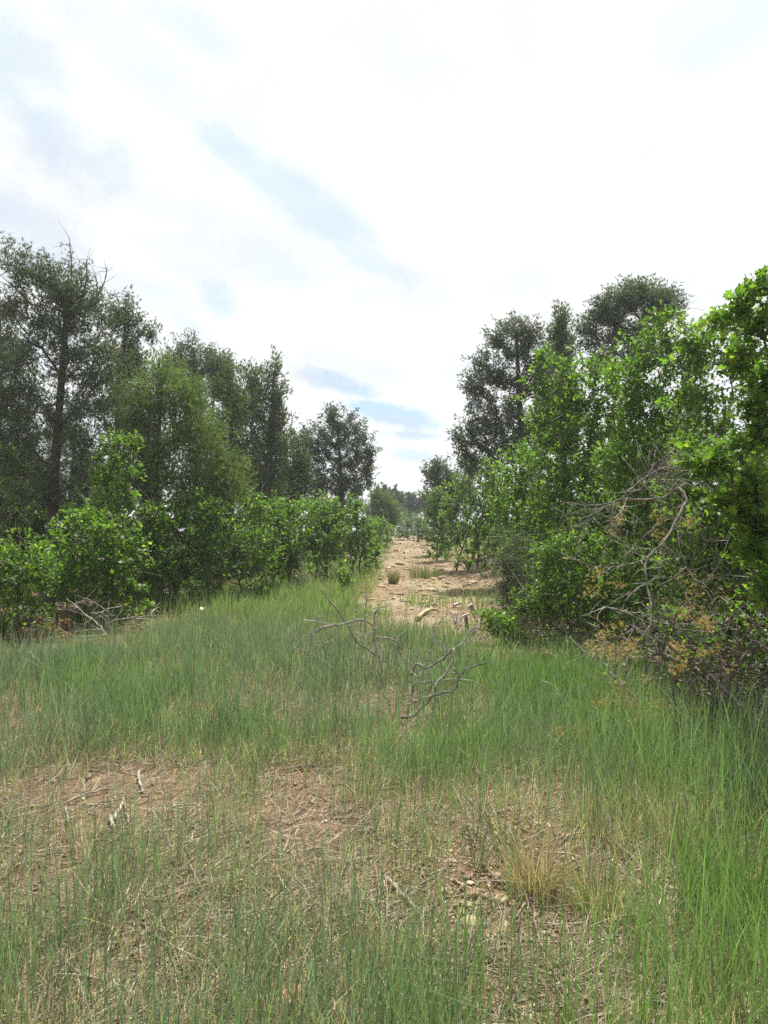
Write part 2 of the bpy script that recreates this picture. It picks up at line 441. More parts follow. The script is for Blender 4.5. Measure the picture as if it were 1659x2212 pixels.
# ---- needle trees
def needle_tufts(pos, ax, ln, wd, k, spread):
    """k narrow needles fanned about each tuft axis"""
    n = len(pos); x, y, z = frames(ax)
    an = rng.uniform(0, 2 * math.pi, (n, k)); sp = rng.uniform(.15, 1, (n, k)) * spread
    d = z[:, None] * np.cos(sp)[..., None] + (x[:, None] * np.cos(an)[..., None] + y[:, None] * np.sin(an)[..., None]) * np.sin(sp)[..., None]
    side = norm(np.cross(d, rdir(n * k).reshape(n, k, 3)))
    L = ln[:, None, None] * rng.uniform(.7, 1.15, (n, k, 1)); W = wd[:, None, None]
    b = pos[:, None] - d * L * .05
    V_ = np.stack([b - side * W * .5, b + side * W * .5, b + d * L], 2).reshape(-1, 3)
    T_ = np.arange(len(V_)).reshape(-1, 3)
    return V_, T_
def conifer(name, label, cat, base_px, d, lobes, kind='pinyon', n=420, trunk_top=None, trunk_r=.13, seed=0, group=None,
            tuft=None, dead=None, loc=None, needle_scale=1.0, colmul=1.0, bf=.4, dense=1.0):
    global rng
    rng = np.random.default_rng(100 + seed)
    LB = lobes_world([(l[0], l[1], l[2] * 1.04, l[3] * 1.08) for l in lobes], d)
    bx = at(base_px, HY, d); gz = float(H(bx[0], d)); base = np.array([bx[0], d, gz - .05])
    top = at(*trunk_top, d) if trunk_top else LB[0][0]
    hgt = top[2] - gz
    mid = base * .55 + top * .45 + np.array([rng.uniform(-.12, .12) * hgt * .3, rng.uniform(-.2, .2), 0])
    root = thing(name, label, cat, (base[0], base[1], gz), group)
    o = np.array([base[0], base[1], gz])
    n = int(n * .74)
    att, ctr = sample_lobes(LB, n, .45)
    P, par, rad, nT = skeleton([[base, base * .8 + mid * .2 + np.array([.03, 0, 0]), mid, top]], att, bf, trunk_r, .0028)
    bc = (.085, .07, .06) if kind == 'pinyon' else (.13, .10, .08)
    V_, T_ = skel_mesh(P, par, rad, range(1, nT), 8, .0)
    link('trunk', mesh_np('trunk', V_ - o, T_, bark_cols(len(V_), bc), M_BARK, True), root)
    V_, T_ = skel_mesh(P, par, rad, range(nT, len(P)), 4 if d < 16 else 3, .07, one=d > 20)
    link('branches', mesh_np('branches', V_ - o, T_, bark_cols(len(V_), bc), M_BARK), root)['kind'] = 'stuff'
    # foliage
    px = d / (F * .463)                          # size of one picture pixel at this distance
    m = int((34 if kind == 'pinyon' else 29) * dense)
    pr = (.19 if kind == 'pinyon' else .20) * (1 + .2 * (d > 22))
    rep = np.repeat(np.arange(n), m)
    dirs = rdir(len(rep))
    if kind == 'pinyon':
        dirs[:, 2] = dirs[:, 2] * .8 + .15
        outw = norm(att - P[par[nT:]])[rep]
        axis = norm(dirs * .8 + outw * .6 + np.array([0, 0, .45]))
        shoot = norm(outw + np.array([0, 0, .35])); tt_ = rng.uniform(-.30, .26, (len(rep), 1)) * (1 + .3 * (d > 20))
        pos = att[rep] + shoot * tt_ + dirs * (.088 * (1.25 - 2 * np.abs(tt_)))
        axis = norm(shoot * .8 + dirs * .9)
        ln = np.full(len(rep), .075 * needle_scale); wd = np.full(len(rep), max(.010, px * .68))
        kk, spread = 5, .95
        base_c = np.array([.080, .112, .066]); var = np.array([.155, .205, .115])
    else:
        dirs[:, 2] *= 1.3
        outw = norm(att - P[par[nT:]])[rep]
        axis = norm(dirs * .45 + outw * .5 + np.array([0, 0, .7]))
        shoot = norm(outw * .7 + np.array([0, 0, .6])); tt_ = rng.uniform(-.32, .30, (len(rep), 1)) * (1 + .3 * (d > 20))
        pos = att[rep] + shoot * tt_ + dirs * (.10 * (1.25 - 2 * np.abs(tt_)))
        axis = norm(shoot * .9 + dirs * .5)
        ln = np.full(len(rep), .11 * needle_scale); wd = np.full(len(rep), max(.013, px * .65))
        kk, spread = 5, .55
        base_c = np.array([.085, .130, .050]); var = np.array([.17, .235, .075])
    V_, T_ = needle_tufts(pos, axis, ln, wd, kk, spread)
    cf = np.repeat(rng.uniform(0, 1, n)[rep] * .7 + rng.uniform(0, .3, len(rep)), kk * 3)[:, None]
    Cc = (base_c * (1 - cf) + var * cf) * colmul
    dy = np.repeat((rng.uniform(0, 1, n) < .035)[rep], kk * 3)
    Cc[dy] = np.array([.16, .10, .05])
    cr = link('crown', mesh_np('crown', V_ - o, T_, Cc, M_NEEDLE), root); cr['kind'] = 'stuff'
    # dead grey twigs low in the crown
    k = n // 6
    ii = rng.integers(nT // 3, len(P), k); Lz = rng.uniform(.2, .6, k)[:, None]
    dr = norm(rdir(k) * np.array([1, 1, .5]) + np.array([0, 0, -.1])); a_ = P[ii]; b_ = a_ + dr * Lz; c_ = b_ + norm(dr + rdir(k) * .6) * Lz * .5
    V1, T1 = segs(a_, b_, np.full(k, .005), np.full(k, .0035), 3); V2, T2 = segs(b_, c_, np.full(k, .0035), np.full(k, .002), 3)
    link('dead_twigs', mesh_np('dead_twigs', np.concatenate([V1, V2]) - o, np.concatenate([T1, T2 + len(V1)]), np.array([.22, .2, .18]), M_WOOD), root)['kind'] = 'stuff'
    if dead:
        prt = []
        for line in dead:
            Pw = [at(x, y, d + rng.uniform(-.2, .2)) for x, y in line]
            V_, T_ = tube(Pw, .022, .006, 5); prt.append((V_, T_, np.array([.2, .18, .165])))
            for _ in range(7):
                s_ = spline(Pw, 6); q = s_[rng.integers(len(s_) // 3, len(s_))]; dr = norm(rdir(1)[0] + np.array([0, 0, .6]))
                V_, T_ = tube([q, q + dr * .15, q + dr * .3 + rdir(1)[0] * .06], .006, .002, 3, n=2); prt.append((V_, T_, np.array([.2, .18, .165])))
            V_, T_, C_ = join(prt); prt = []
            link('dead_limb', mesh_np('dead_limb', V_ - o, T_, C_, M_WOOD), root)
    return root

# ---- oak shrubs
OAKC = (np.array([.050, .105, .018]), np.array([.135, .245, .034]), np.array([.29, .39, .05]))
def leaf_mesh_variants(L, tag_, cols):
    out_ = []
    for i in range(6):
        V_, T_ = L; V2 = V_.copy(); V2[:, 2] += .10 * np.sin(V2[:, 1] * 3 + i) * (1 if i % 2 else -1) + .12 * np.abs(V2[:, 0]) * (i - 3) * .3
        V2[:, 0] *= 1 + .08 * (i % 3 - 1)
        out_.append(mesh_np('leaf_' + tag_, V2, T_, cols[i], M_OAK))
    return out_
def oak(name, label, cat, stems, d, lobes, n=260, leaf=.085, per=8, L=LMID, seed=0, group=None, pieces=0, tone=0.0, ltone=1.0,
        dj=.45, thick=1.0, bare=.15, cols=None, shell=.42, cl=.11, wood=(.11, .095, .08), twig=1.0, lsc=1.13, skirt=.30, lab_stem=None):
    global rng
    rng = np.random.default_rng(500 + seed)
    lobes = [(l[0], l[1], l[2] * lsc, l[3] * lsc) + tuple(l[4:]) for l in lobes]
    LB = lobes_world(lobes, d, dj, thick); n = int(n * 1.0); per = int(per * (1.75 if d > 10.5 or d < 8 else 1.5)); leaf = leaf * .88; tone = tone + .08
    bases = []
    for s_ in stems:
        sx, sd_ = (s_ if isinstance(s_, tuple) else (s_, d))
        p = at(sx, HY, sd_); bases.append(np.array([p[0], sd_, float(H(p[0], sd_)) - .03]))
    att, ctr = sample_lobes(LB, n, shell)
    ns = int(n * skirt); sk = att[rng.integers(n, size=ns)].copy(); gs_ = H(sk[:, 0], sk[:, 1])
    sk[:, 2] = gs_ + .08 + (sk[:, 2] - gs_) * rng.uniform(0, .6, ns); att[:ns] = sk
    att[:, 2] = np.maximum(att[:, 2], H(att[:, 0], att[:, 1]) + .06)
    cm = np.mean([c for c, r in LB], axis=0)
    trunks = []
    for b in bases:
        near = LB[int(rng.integers(len(LB)))][0]; t = b * .35 + near * .65
        t[2] = max(t[2], b[2] + .25)
        m_ = b * .6 + t * .4 + np.array([rng.uniform(-.1, .1), rng.uniform(-.1, .1), 0]); trunks.append([b, m_, t])
    o = np.array([bases[0][0], bases[0][1], float(H(bases[0][0], bases[0][1]))])
    far_ = d > 11.5
    if d > 10.5 and L is LMID: L = LSMALL; leaf = leaf * 1.05
    root = thing(name, label, cat, o, group)
    P, par, rad, nT = skeleton(trunks, att, .35, .02 if d < 14 else .028, .0026 * twig)
    bk = skeleton.brk
    for a_, b_ in zip(bk[:-1], bk[1:]):
        V_, T_ = skel_mesh(P, par, rad, range(a_, b_), 5, .03)
        link('stem', mesh_np('stem', V_ - o, T_, bark_cols(len(V_), wood), M_BARK, True), root)
    V_, T_ = skel_mesh(P, par, rad, range(nT, len(P)), 3, .09, one=far_)
    link('twigs', mesh_np('twigs', V_ - o, T_, bark_cols(len(V_), wood), M_BARK), root)['kind'] = 'stuff'
    kd = max(n // 9, 6); ii = rng.integers(nT, len(P), kd); Lz = rng.uniform(.10, .36, kd)[:, None] * (1 if d > 8.5 else .5)
    dr = norm(norm(P[ii] - P[par[ii]]) + rdir(kd) * .8); a_ = P[ii]; b_ = a_ + dr * Lz; c_ = b_ + norm(dr + rdir(kd) * .9) * Lz * .6; rr_ = max(.003, d * .00035)
    V1, T1 = segs(a_, b_, np.full(kd, rr_), np.full(kd, rr_ * .8), 3); V2, T2 = segs(b_, c_, np.full(kd, rr_ * .8), np.full(kd, rr_ * .5), 3)
    link('dead_twigs', mesh_np('dead_twigs', np.concatenate([V1, V2]) - o, np.concatenate([T1, T2 + len(V1)]), np.array([.33, .30, .26]), M_WOOD), root)['kind'] = 'stuff'
    # leaves in whorls at the twig ends, and along the twigs
    outw = norm(att - P[par[nT:]]); 
    keep = rng.uniform(0, 1, n) > bare * .7
    hrel = att[:, 2] - H(att[:, 0], att[:, 1]); keep &= ~((hrel < .55) & (rng.uniform(0, 1, n) < .55) & (len(LB) > 4))
    a2, o2 = att[keep], outw[keep]
    rep = np.repeat(np.arange(len(a2)), per); k = len(rep)
    ax = norm(o2[rep] * .7 + rdir(k) * .9 + np.array([0, 0, .25]))
    pos = a2[rep] - o2[rep] * rng.uniform(0, cl * 1.2, (k, 1)) + ax * .02 + rdir(k) * cl * .5
    upn = norm(np.array([0, 0, 1.0]) + rdir(k) * .75)
    X = norm(np.cross(ax, upn)); Z = np.cross(X, ax)
    sc = leaf * np.where(rng.uniform(0, 1, k) < .25, .55, 1.0) * rng.uniform(.62, 1.15, k)
    cc = cols or OAKC
    u = rng.uniform(0, 1, len(a2)); zrel = (a2[:, 2] - a2[:, 2].min()) / max(np.ptp(a2[:, 2]), .1)
    f = np.clip(u[rep] * .6 + rng.uniform(-.2, .45, k) + tone, 0, 1)[:, None]
    colr = cc[0] * (1 - f) + cc[1] * f
    young = (rng.uniform(0, 1, k) < .04 + .12 * tone)[:, None]; colr = np.where(young, cc[2], colr) * rng.uniform(.85, 1.15, (k, 1)) * ltone
    if pieces:
        dist = np.linalg.norm(pos - np.array([0, 0, CAMZ]), axis=1) - .3 * rng.uniform(0, 1, k)
        side = np.abs(pos[:, 0] / pos[:, 1]) < .56
        vis = np.where(side, dist, 1e9); sel = np.argsort(vis)[:pieces]
        rest = np.ones(k, bool); rest[sel] = False
        from mathutils import Matrix
        cvar = [cc[0] * .9, cc[0] * .6 + cc[1] * .4, cc[1], cc[1] * .9, cc[0] * .4 + cc[1] * .6, cc[2]]
        LF = leaf_mesh_variants(L, 'piece', [c_ * ltone for c_ in cvar])
        for q in sel:
            ob = link('leaf', LF[int(rng.choice(6, p=[.2, .2, .22, .16, .14, .08]))], root)
            s_ = sc[q]; p_ = pos[q] - o
            ob.matrix_local = Matrix(((X[q][0] * s_, ax[q][0] * s_, Z[q][0] * s_, p_[0]), (X[q][1] * s_, ax[q][1] * s_, Z[q][1] * s_, p_[1]),
                                      (X[q][2] * s_, ax[q][2] * s_, Z[q][2] * s_, p_[2]), (0, 0, 0, 1)))
        pos, X, ax, Z, sc, colr = pos[rest], X[rest], ax[rest], Z[rest], sc[rest], colr[rest]
    if L is LFULL:
        dd_ = np.where(np.abs(pos[:, 0] / pos[:, 1]) < .58, np.linalg.norm(pos - np.array([0, 0, CAMZ]), axis=1), 99); od = np.argsort(dd_)
        a_, b_ = od[:1700], od[1700:]
        V1, T1 = stamp(LFULL[0], LFULL[1], pos[a_], X[a_], ax[a_], Z[a_], sc[a_]); V2, T2 = stamp(LMID[0], LMID[1], pos[b_], X[b_], ax[b_], Z[b_], sc[b_])
        V_, T_, C_ = join([(V1, T1, np.repeat(colr[a_], len(LFULL[0]), 0)), (V2, T2, np.repeat(colr[b_], len(LMID[0]), 0))])
    else:
        V_, T_ = stamp(L[0], L[1], pos, X, ax, Z, sc); C_ = np.repeat(colr, len(L[0]), 0)
    cr = link('crown', mesh_np('crown', V_ - o, T_, C_, M_OAK), root)
    cr['kind'] = 'stuff'
    return root

# ------------------------------------------------------------------ conifers, left of the track
PT, JT = 'pinyon_tree', 'juniper_tree'
conifer(PT, 'tall dark pinyon with bare dead twigs at its top, at the far left', 'tree', 100, 13,
        [(110, 610, 60, 45), (30, 560, 30, 28), (65, 600, 45, 35), (165, 640, 55, 45), (205, 690, 45, 45), (90, 690, 70, 55), (25, 660, 30, 30), (150, 770, 90, 55), (40, 780, 55, 55),
         (215, 780, 50, 50), (60, 860, 80, 45), (200, 860, 75, 45), (130, 910, 100, 45), (30, 940, 70, 40), (150, 700, 60, 60), (-20, 880, 60, 60), (130, 620, 40, 60), (40, 990, 80, 40), (190, 980, 80, 45), (100, 1050, 110, 50)],
        n=1250, trunk_top=(150, 610), trunk_r=.17, seed=1, dead=[[(150, 640), (155, 580), (150, 515)], [(200, 660), (225, 610), (232, 575)], [(180, 640), (188, 590), (186, 560)],
        [(70, 660), (30, 620), (-5, 590)], [(60, 690), (30, 665), (0, 655)], [(205, 660), (210, 620), (206, 592)]], dense=.85, colmul=.95)
conifer(PT, 'pinyon with one limb reaching right, just behind the tall dead-topped pinyon', 'tree', 268, 17,
        [(275, 665, 26, 24), (288, 700, 28, 26), (255, 690, 25, 25), (325, 718, 16, 11), (340, 735, 9, 10), (275, 745, 38, 34), (262, 800, 50, 40), (290, 790, 40, 30), (265, 860, 60, 50), (270, 930, 60, 50)],
        n=430, trunk_top=(272, 680), trunk_r=.12, seed=2)
conifer(PT, 'pinyon cut by the left edge behind the tall dead-topped pinyon', 'tree', -10, 17,
        [(8, 690, 34, 34), (-20, 740, 60, 50), (20, 770, 40, 40), (-20, 830, 80, 60), (10, 900, 70, 60), (0, 980, 70, 50)], n=420, trunk_top=(0, 690), trunk_r=.13, seed=3)
conifer(PT, 'round topped pinyon standing alone above the left junipers', 'tree', 418, 24,
        [(415, 752, 40, 22), (385, 775, 28, 22), (447, 772, 22, 22), (412, 790, 45, 26), (400, 825, 38, 24), (430, 830, 34, 28), (425, 870, 36, 26), (415, 930, 60, 40)],
        n=430, trunk_top=(418, 760), trunk_r=.13, seed=4, colmul=.95)
conifer(PT, 'thin leaning pinyon with a bare lower trunk beside the round topped pinyon', 'tree', 432, 23.5,
        [(470, 778, 20, 16), (488, 795, 20, 18), (458, 800, 18, 16), (478, 822, 22, 18), (462, 845, 16, 14)], n=190, trunk_top=(472, 785), trunk_r=.08, seed=5)
conifer(JT, 'broad yellowish green juniper with drooping feathery sprays, left of the track', 'tree', 345, 14,
        [(350, 800, 40, 30), (340, 850, 70, 45), (400, 860, 50, 45), (300, 900, 60, 50), (380, 930, 80, 55), (440, 950, 55, 55), (330, 990, 80, 60), (460, 1010, 65, 50), (400, 1050, 110, 45), (500, 1050, 40, 40), (290, 1040, 70, 50)],
        'juniper', n=760, trunk_top=(350, 800), trunk_r=.11, seed=6, colmul=1.35)
conifer(JT, 'grey green juniper with a single blunt tip between leaning pinyon and twin juniper', 'tree', 500, 21,
        [(497, 800, 20, 24), (492, 845, 34, 36), (505, 890, 40, 40), (485, 930, 50, 45), (510, 980, 55, 50), (505, 1040, 60, 45)], 'juniper', n=480, trunk_top=(497, 800), seed=7, colmul=.95)
conifer(JT, 'tall juniper with a slender spire at its right side, above the left thicket', 'tree', 575, 22,
        [(597, 785, 11, 20), (590, 815, 20, 22), (545, 815, 16, 20), (560, 835, 30, 26), (595, 860, 26, 30), (550, 880, 40, 35), (600, 905, 26, 30), (565, 940, 50, 40), (610, 960, 22, 26), (570, 1000, 65, 50), (560, 1050, 70, 40)],
        'juniper', n=620, trunk_top=(592, 800), seed=8, colmul=.95)
conifer(PT, 'open many-limbed pinyon ending the left tree line beside the sky gap', 'tree', 735, 26,
        [(717, 900, 13, 18), (752, 905, 18, 14), (690, 925, 20, 16), (735, 925, 34, 20), (772, 940, 22, 24), (665, 945, 16, 20), (710, 955, 44, 26), (760, 975, 40, 26), (795, 975, 14, 26), (680, 990, 34, 26), (735, 1005, 60, 26),
         (790, 1015, 20, 24), (740, 1045, 62, 28), (680, 1040, 34, 28)], n=640, trunk_top=(730, 920), trunk_r=.14, seed=9, bf=.3, colmul=.95)
conifer(JT, 'low dark juniper filling the gap left of the open pinyon', 'tree', 640, 24.5,
        [(643, 960, 16, 24), (632, 1000, 30, 30), (640, 1040, 45, 40), (620, 1075, 50, 30)], 'juniper', n=300, trunk_top=(643, 965), seed=10, colmul=.8)
conifer(JT, 'olive juniper bush at the left trackside far up the hill', 'tree', 822, 42,
        [(822, 1080, 20, 22), (812, 1105, 30, 24), (842, 1104, 20, 22), (825, 1130, 34, 18)], 'juniper', n=280, trunk_top=(822, 1080), trunk_r=.07, seed=11, colmul=1.4, needle_scale=1.3)
conifer(PT, 'dark rounded pinyon beyond the crest, left one in the sky gap', 'tree', 845, 70,
        [(840, 1065, 22, 14), (862, 1080, 14, 14), (822, 1068, 14, 14), (840, 1085, 30, 22), (845, 1105, 30, 16)], n=260, trunk_top=(842, 1068), trunk_r=.15, seed=12, needle_scale=2.6, dense=1.1, colmul=.8)
conifer(PT, 'dark rounded pinyon beyond the crest, middle of the sky gap', 'tree', 888, 75,
        [(888, 1078, 13, 13), (880, 1092, 16, 14), (892, 1100, 20, 16), (905, 1092, 8, 10)], n=190, trunk_top=(887, 1080), trunk_r=.15, seed=13, needle_scale=2.6, dense=1.1, colmul=.8)
conifer(PT, 'dark rounded pinyon beyond the crest, below the small right pinyon', 'tree', 918, 72,
        [(914, 1086, 12, 12), (925, 1098, 14, 14)], n=120, trunk_top=(917, 1085), trunk_r=.13, seed=14, needle_scale=2.6, colmul=.8)
# right
conifer(PT, 'large billowing pinyon leaning over the right side of the sky gap', 'tree', 1125, 18,
        [(1110, 705, 32, 20), (1078, 735, 30, 22), (1145, 725, 32, 24), (1105, 755, 45, 28), (1045, 780, 24, 20), (1160, 780, 34, 40), (1065, 810, 36, 24), (1022, 835, 22, 18), (1115, 830, 50, 40), (1048, 860, 34, 24), (1090, 900, 55, 34),
         (1020, 885, 12, 12), (1030, 925, 40, 24), (990, 945, 14, 18), (1020, 965, 34, 24), (1015, 1000, 26, 24), (1100, 960, 60, 40), (1180, 850, 34, 50), (1170, 930, 50, 50)],
        n=880, trunk_top=(1115, 720), trunk_r=.17, seed=15, bf=.35)
conifer(JT, 'narrow juniper spire between the billowing pinyon and the domed pinyon', 'tree', 1214, 19,
        [(1212, 685, 9, 16), (1210, 710, 18, 18), (1200, 735, 18, 22), (1222, 745, 22, 26), (1212, 785, 30, 34), (1215, 840, 40, 45), (1215, 910, 50, 50)], 'juniper', n=400, trunk_top=(1212, 690), seed=16)
conifer(PT, 'domed pinyon with many upright limbs behind the right oak thicket', 'tree', 1365, 16.5,
        [(1385, 628, 50, 17), (1335, 645, 30, 17), (1435, 650, 32, 18), (1298, 672, 26, 18), (1378, 655, 70, 18), (1270, 705, 24, 20), (1320, 690, 40, 20), (1420, 685, 46, 22), (1460, 665, 14, 14), (1285, 740, 34, 20), (1360, 725, 60, 22), (1310, 780, 45, 22), (1400, 770, 60, 25)],
        n=820, trunk_top=(1378, 720), trunk_r=.16, seed=17, bf=.75, dense=.72)
conifer(PT, 'small pinyon at the right foot of the sky gap', 'tree', 950, 31,
        [(950, 1010, 22, 12), (932, 1025, 16, 14), (972, 1028, 14, 16), (950, 1040, 32, 20), (945, 1070, 32, 24), (960, 1100, 34, 26), (985, 1060, 30, 30)], n=420, trunk_top=(950, 1015), trunk_r=.12, seed=18, needle_scale=1.2)

# the wood further back on both sides: alike trees, each its own object
def copy_tree(src, loc, rz, s, label, group):
    c = src.copy(); COL.objects.link(c); c.location = loc; c.rotation_euler = (0, 0, rz); c.scale = (s, s, s); c['label'] = label; c['group'] = group
    for ch in src.children:
        k = ch.copy(); COL.objects.link(k); k.parent = c
    return c
srcj = [o for o in D.objects if o.name.startswith(JT) and o.parent is None]
srcp = [o for o in D.objects if o.name.startswith(PT) and o.parent is None]
for o in srcj + srcp: pass
back = [(70, 17.5, 1, .46), (180, 18, 1, .44), (10, 16.5, 1, .48), (225, 20, 0, .55), (30, 21, 0, .62), (140, 22, 1, .72), (215, 24, 0, .7), (-60, 18, 1, .8), (320, 27, 1, .62), (540, 30, 0, .62), (640, 33, 1, .55), (690, 36, 0, .55), (770, 44, 1, .5), (60, 30, 1, .7), (450, 34, 0, .6), (600, 40, 1, .6)]
for i, (x, d, k, s) in enumerate(back):
    s0 = srcj[i % 3] if k == 0 else srcp[(2, 1, 0)[i % 3]]
    p = at(x, HY, d)
    copy_tree(s0, (p[0], d, float(H(p[0], d))), i * 1.3 + .5, s, 'dark evergreen in the shaded wood behind the left thicket', 'evergreens in the wood left of the track')
back = [(1290, 20, 0, .6), (1500, 19, 1, .62), (1420, 24, 0, .6), (1150, 28, 1, .55), (1060, 34, 0, .55), (1010, 42, 1, .5), (1640, 17, 0, .6), (1560, 26, 1, .6)]
for i, (x, d, k, s) in enumerate(back):
    s0 = srcj[i % 3] if k == 0 else srcp[(2, 1, 0)[i % 3]]
    p = at(x, HY, d)
    copy_tree(s0, (p[0], d, float(H(p[0], d))), i * 1.7 + .9, s, 'dark evergreen in the shaded wood behind the right thicket', 'evergreens in the wood right of the track')

# ------------------------------------------------------------------ oak thickets
OK_ = 'oak_shrub'
GL, GR = 'scrub oaks left of the track', 'scrub oaks right of the track'
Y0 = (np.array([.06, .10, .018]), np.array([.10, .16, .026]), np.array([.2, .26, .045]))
oak(OK_, 'scrub oak with broad bright leaves at the left edge, foremost of the left thicket', 'shrub', [20, 60, -20], 9.6,
    [(30, 1185, 60, 38), (0, 1230, 60, 50), (80, 1240, 45, 40), (40, 1290, 60, 45), (10, 1340, 60, 30), (100, 1190, 30, 20)], n=360, leaf=.095, per=8, seed=1, group=GL, pieces=150, tone=.15)
oak(OK_, 'scrub oak with yellow green leaf tips standing behind the left dead brush pile', 'shrub', [150, 200, 250], 11,
    [(190, 1125, 60, 30), (240, 1150, 60, 40), (130, 1170, 50, 40), (200, 1200, 80, 50), (280, 1210, 50, 50), (140, 1250, 60, 45), (240, 1270, 80, 40)], n=460, leaf=.092, seed=2, group=GL, pieces=150, tone=.12)
oak(OK_, 'tallest scrub oak of the left thicket, a leafy column before the yellowish juniper', 'shrub', [240, 270], 12.2,
    [(250, 950, 42, 26), (285, 960, 22, 22), (235, 990, 38, 30), (280, 1010, 34, 34), (230, 1040, 40, 34), (260, 1080, 55, 40), (220, 1110, 40, 30), (250, 1160, 60, 50)], n=380, leaf=.09, seed=3, group=GL, tone=.1)
oak(OK_, 'wide scrub oak below the yellowish juniper, third along the left thicket', 'shrub', [370, 410, 440], 13.2,
    [(400, 1090, 45, 30), (350, 1120, 45, 36), (440, 1110, 45, 40), (390, 1150, 70, 45), (340, 1190, 50, 45), (440, 1180, 60, 50), (390, 1225, 90, 40)], n=470, leaf=.09, seed=4, group=GL)
oak(OK_, 'scrub oak whose crown peaks highest in the middle of the left thicket', 'shrub', [480, 520, 550], 14.4,
    [(490, 1060, 28, 20), (500, 1085, 45, 30), (560, 1100, 50, 34), (470, 1130, 50, 40), (540, 1150, 70, 45), (500, 1195, 80, 40), (560, 1220, 60, 30)], n=470, leaf=.088, seed=5, group=GL)
oak(OK_, 'rounded scrub oak over the grass edge, fifth along the left thicket', 'shrub', [590, 620], 16,
    [(590, 1095, 40, 30), (630, 1110, 34, 30), (600, 1140, 55, 38), (640, 1160, 38, 34), (590, 1190, 60, 38), (630, 1215, 40, 28)], n=400, leaf=.09, seed=6, group=GL)
oak(OK_, 'scrub oak beside the pale sandstone slab at the track', 'shrub', [680, 710], 18,
    [(685, 1090, 40, 26), (720, 1105, 30, 26), (680, 1130, 45, 34), (715, 1150, 38, 30), (675, 1175, 40, 28), (720, 1180, 24, 18)], n=330, leaf=.092, seed=7, group=GL, tone=.1)
oak(OK_, 'scrub oak with an upright tip, last large one before the track gap', 'shrub', [760, 780], 20,
    [(770, 1085, 20, 18), (765, 1110, 30, 24), (755, 1140, 34, 30), (785, 1150, 22, 24), (765, 1175, 30, 20)], n=260, leaf=.095, seed=8, group=GL, tone=.05)
oak(OK_, 'small pale green oak sapling reaching over the left edge of the dirt track', 'shrub', [800, 815], 22,
    [(805, 1175, 14, 14), (800, 1192, 22, 12), (818, 1200, 10, 8)], n=90, leaf=.09, seed=9, group=GL, tone=.5)
oak(OK_, 'pale green low oaks at the left side where the track nears the crest', 'shrub', [810, 830], 33,
    [(800, 1130, 24, 18), (825, 1135, 22, 18), (812, 1155, 26, 12), (845, 1145, 12, 10)], n=170, leaf=.11, seed=10, group=GL, tone=.4, L=LSMALL)
oak(OK_, 'narrow leafy scrub oak before the trunk of the yellowish juniper', 'shrub', [310, 340], 12.6,
    [(320, 1110, 36, 26), (345, 1140, 40, 34), (305, 1160, 44, 38), (335, 1200, 50, 40), (310, 1240, 50, 30)], n=300, leaf=.088, seed=12, group=GL, tone=.08)
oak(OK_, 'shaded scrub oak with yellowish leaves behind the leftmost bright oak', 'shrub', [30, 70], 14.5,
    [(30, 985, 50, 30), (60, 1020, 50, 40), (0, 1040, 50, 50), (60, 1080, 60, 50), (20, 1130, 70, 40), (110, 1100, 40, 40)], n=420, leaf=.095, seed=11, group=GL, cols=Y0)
row2 = []
def row_copy(x, d, i, label, group):
    s0 = row2[i % len(row2)]; p = at(x, HY, d)
    copy_tree(s0, (p[0], d, float(H(p[0], d))), 1.1 + i * 1.9, .95 + .1 * (i % 3), label, group)
for i, (x, d, s) in enumerate([(120, 15, 1), (310, 16, 1), (450, 18.5, 1), (560, 20, 1), (660, 23, 1), (730, 27, 1)]):
    if i > 1:
        row_copy(x, d, i, 'dim scrub oak in the second row of the left thicket', 'second row of the left oak thicket'); continue
    row2.append(oak(OK_, 'dim scrub oak in the second row of the left thicket', 'shrub', [x, x + 30], d,
        [(x, 1120, 60, 45), (x + 50, 1150, 60, 50), (x - 40, 1170, 60, 50), (x + 10, 1210, 80, 40)], n=420, leaf=.125, L=LSMALL, lsc=1.3, ltone=.85, seed=20 + i, group='second row of the left oak thicket'))
for i, (x, y, d, r) in enumerate([(870, 1128, 48, 22), (905, 1130, 46, 18), (940, 1125, 40, 26), (965, 1135, 34, 26), (985, 1130, 38, 24), (890, 1122, 70, 26), (860, 1112, 66, 24), (925, 1112, 68, 24), (850, 1118, 55, 22), (885, 1115, 60, 20), (790, 1128, 40, 26), (815, 1124, 46, 26), (925, 1120, 52, 22)]):
    oak(OK_, 'small far scrub oak where the track passes over the crest', 'shrub', [x], d, [(x, y, r, r * .6), (x + r * .6, y + 6, r * .7, r * .4)], n=150, leaf=.13, per=7, L=LSMALL, ltone=.7, skirt=.45, seed=30 + i,
        group='far scrub oaks on the crest', tone=0)
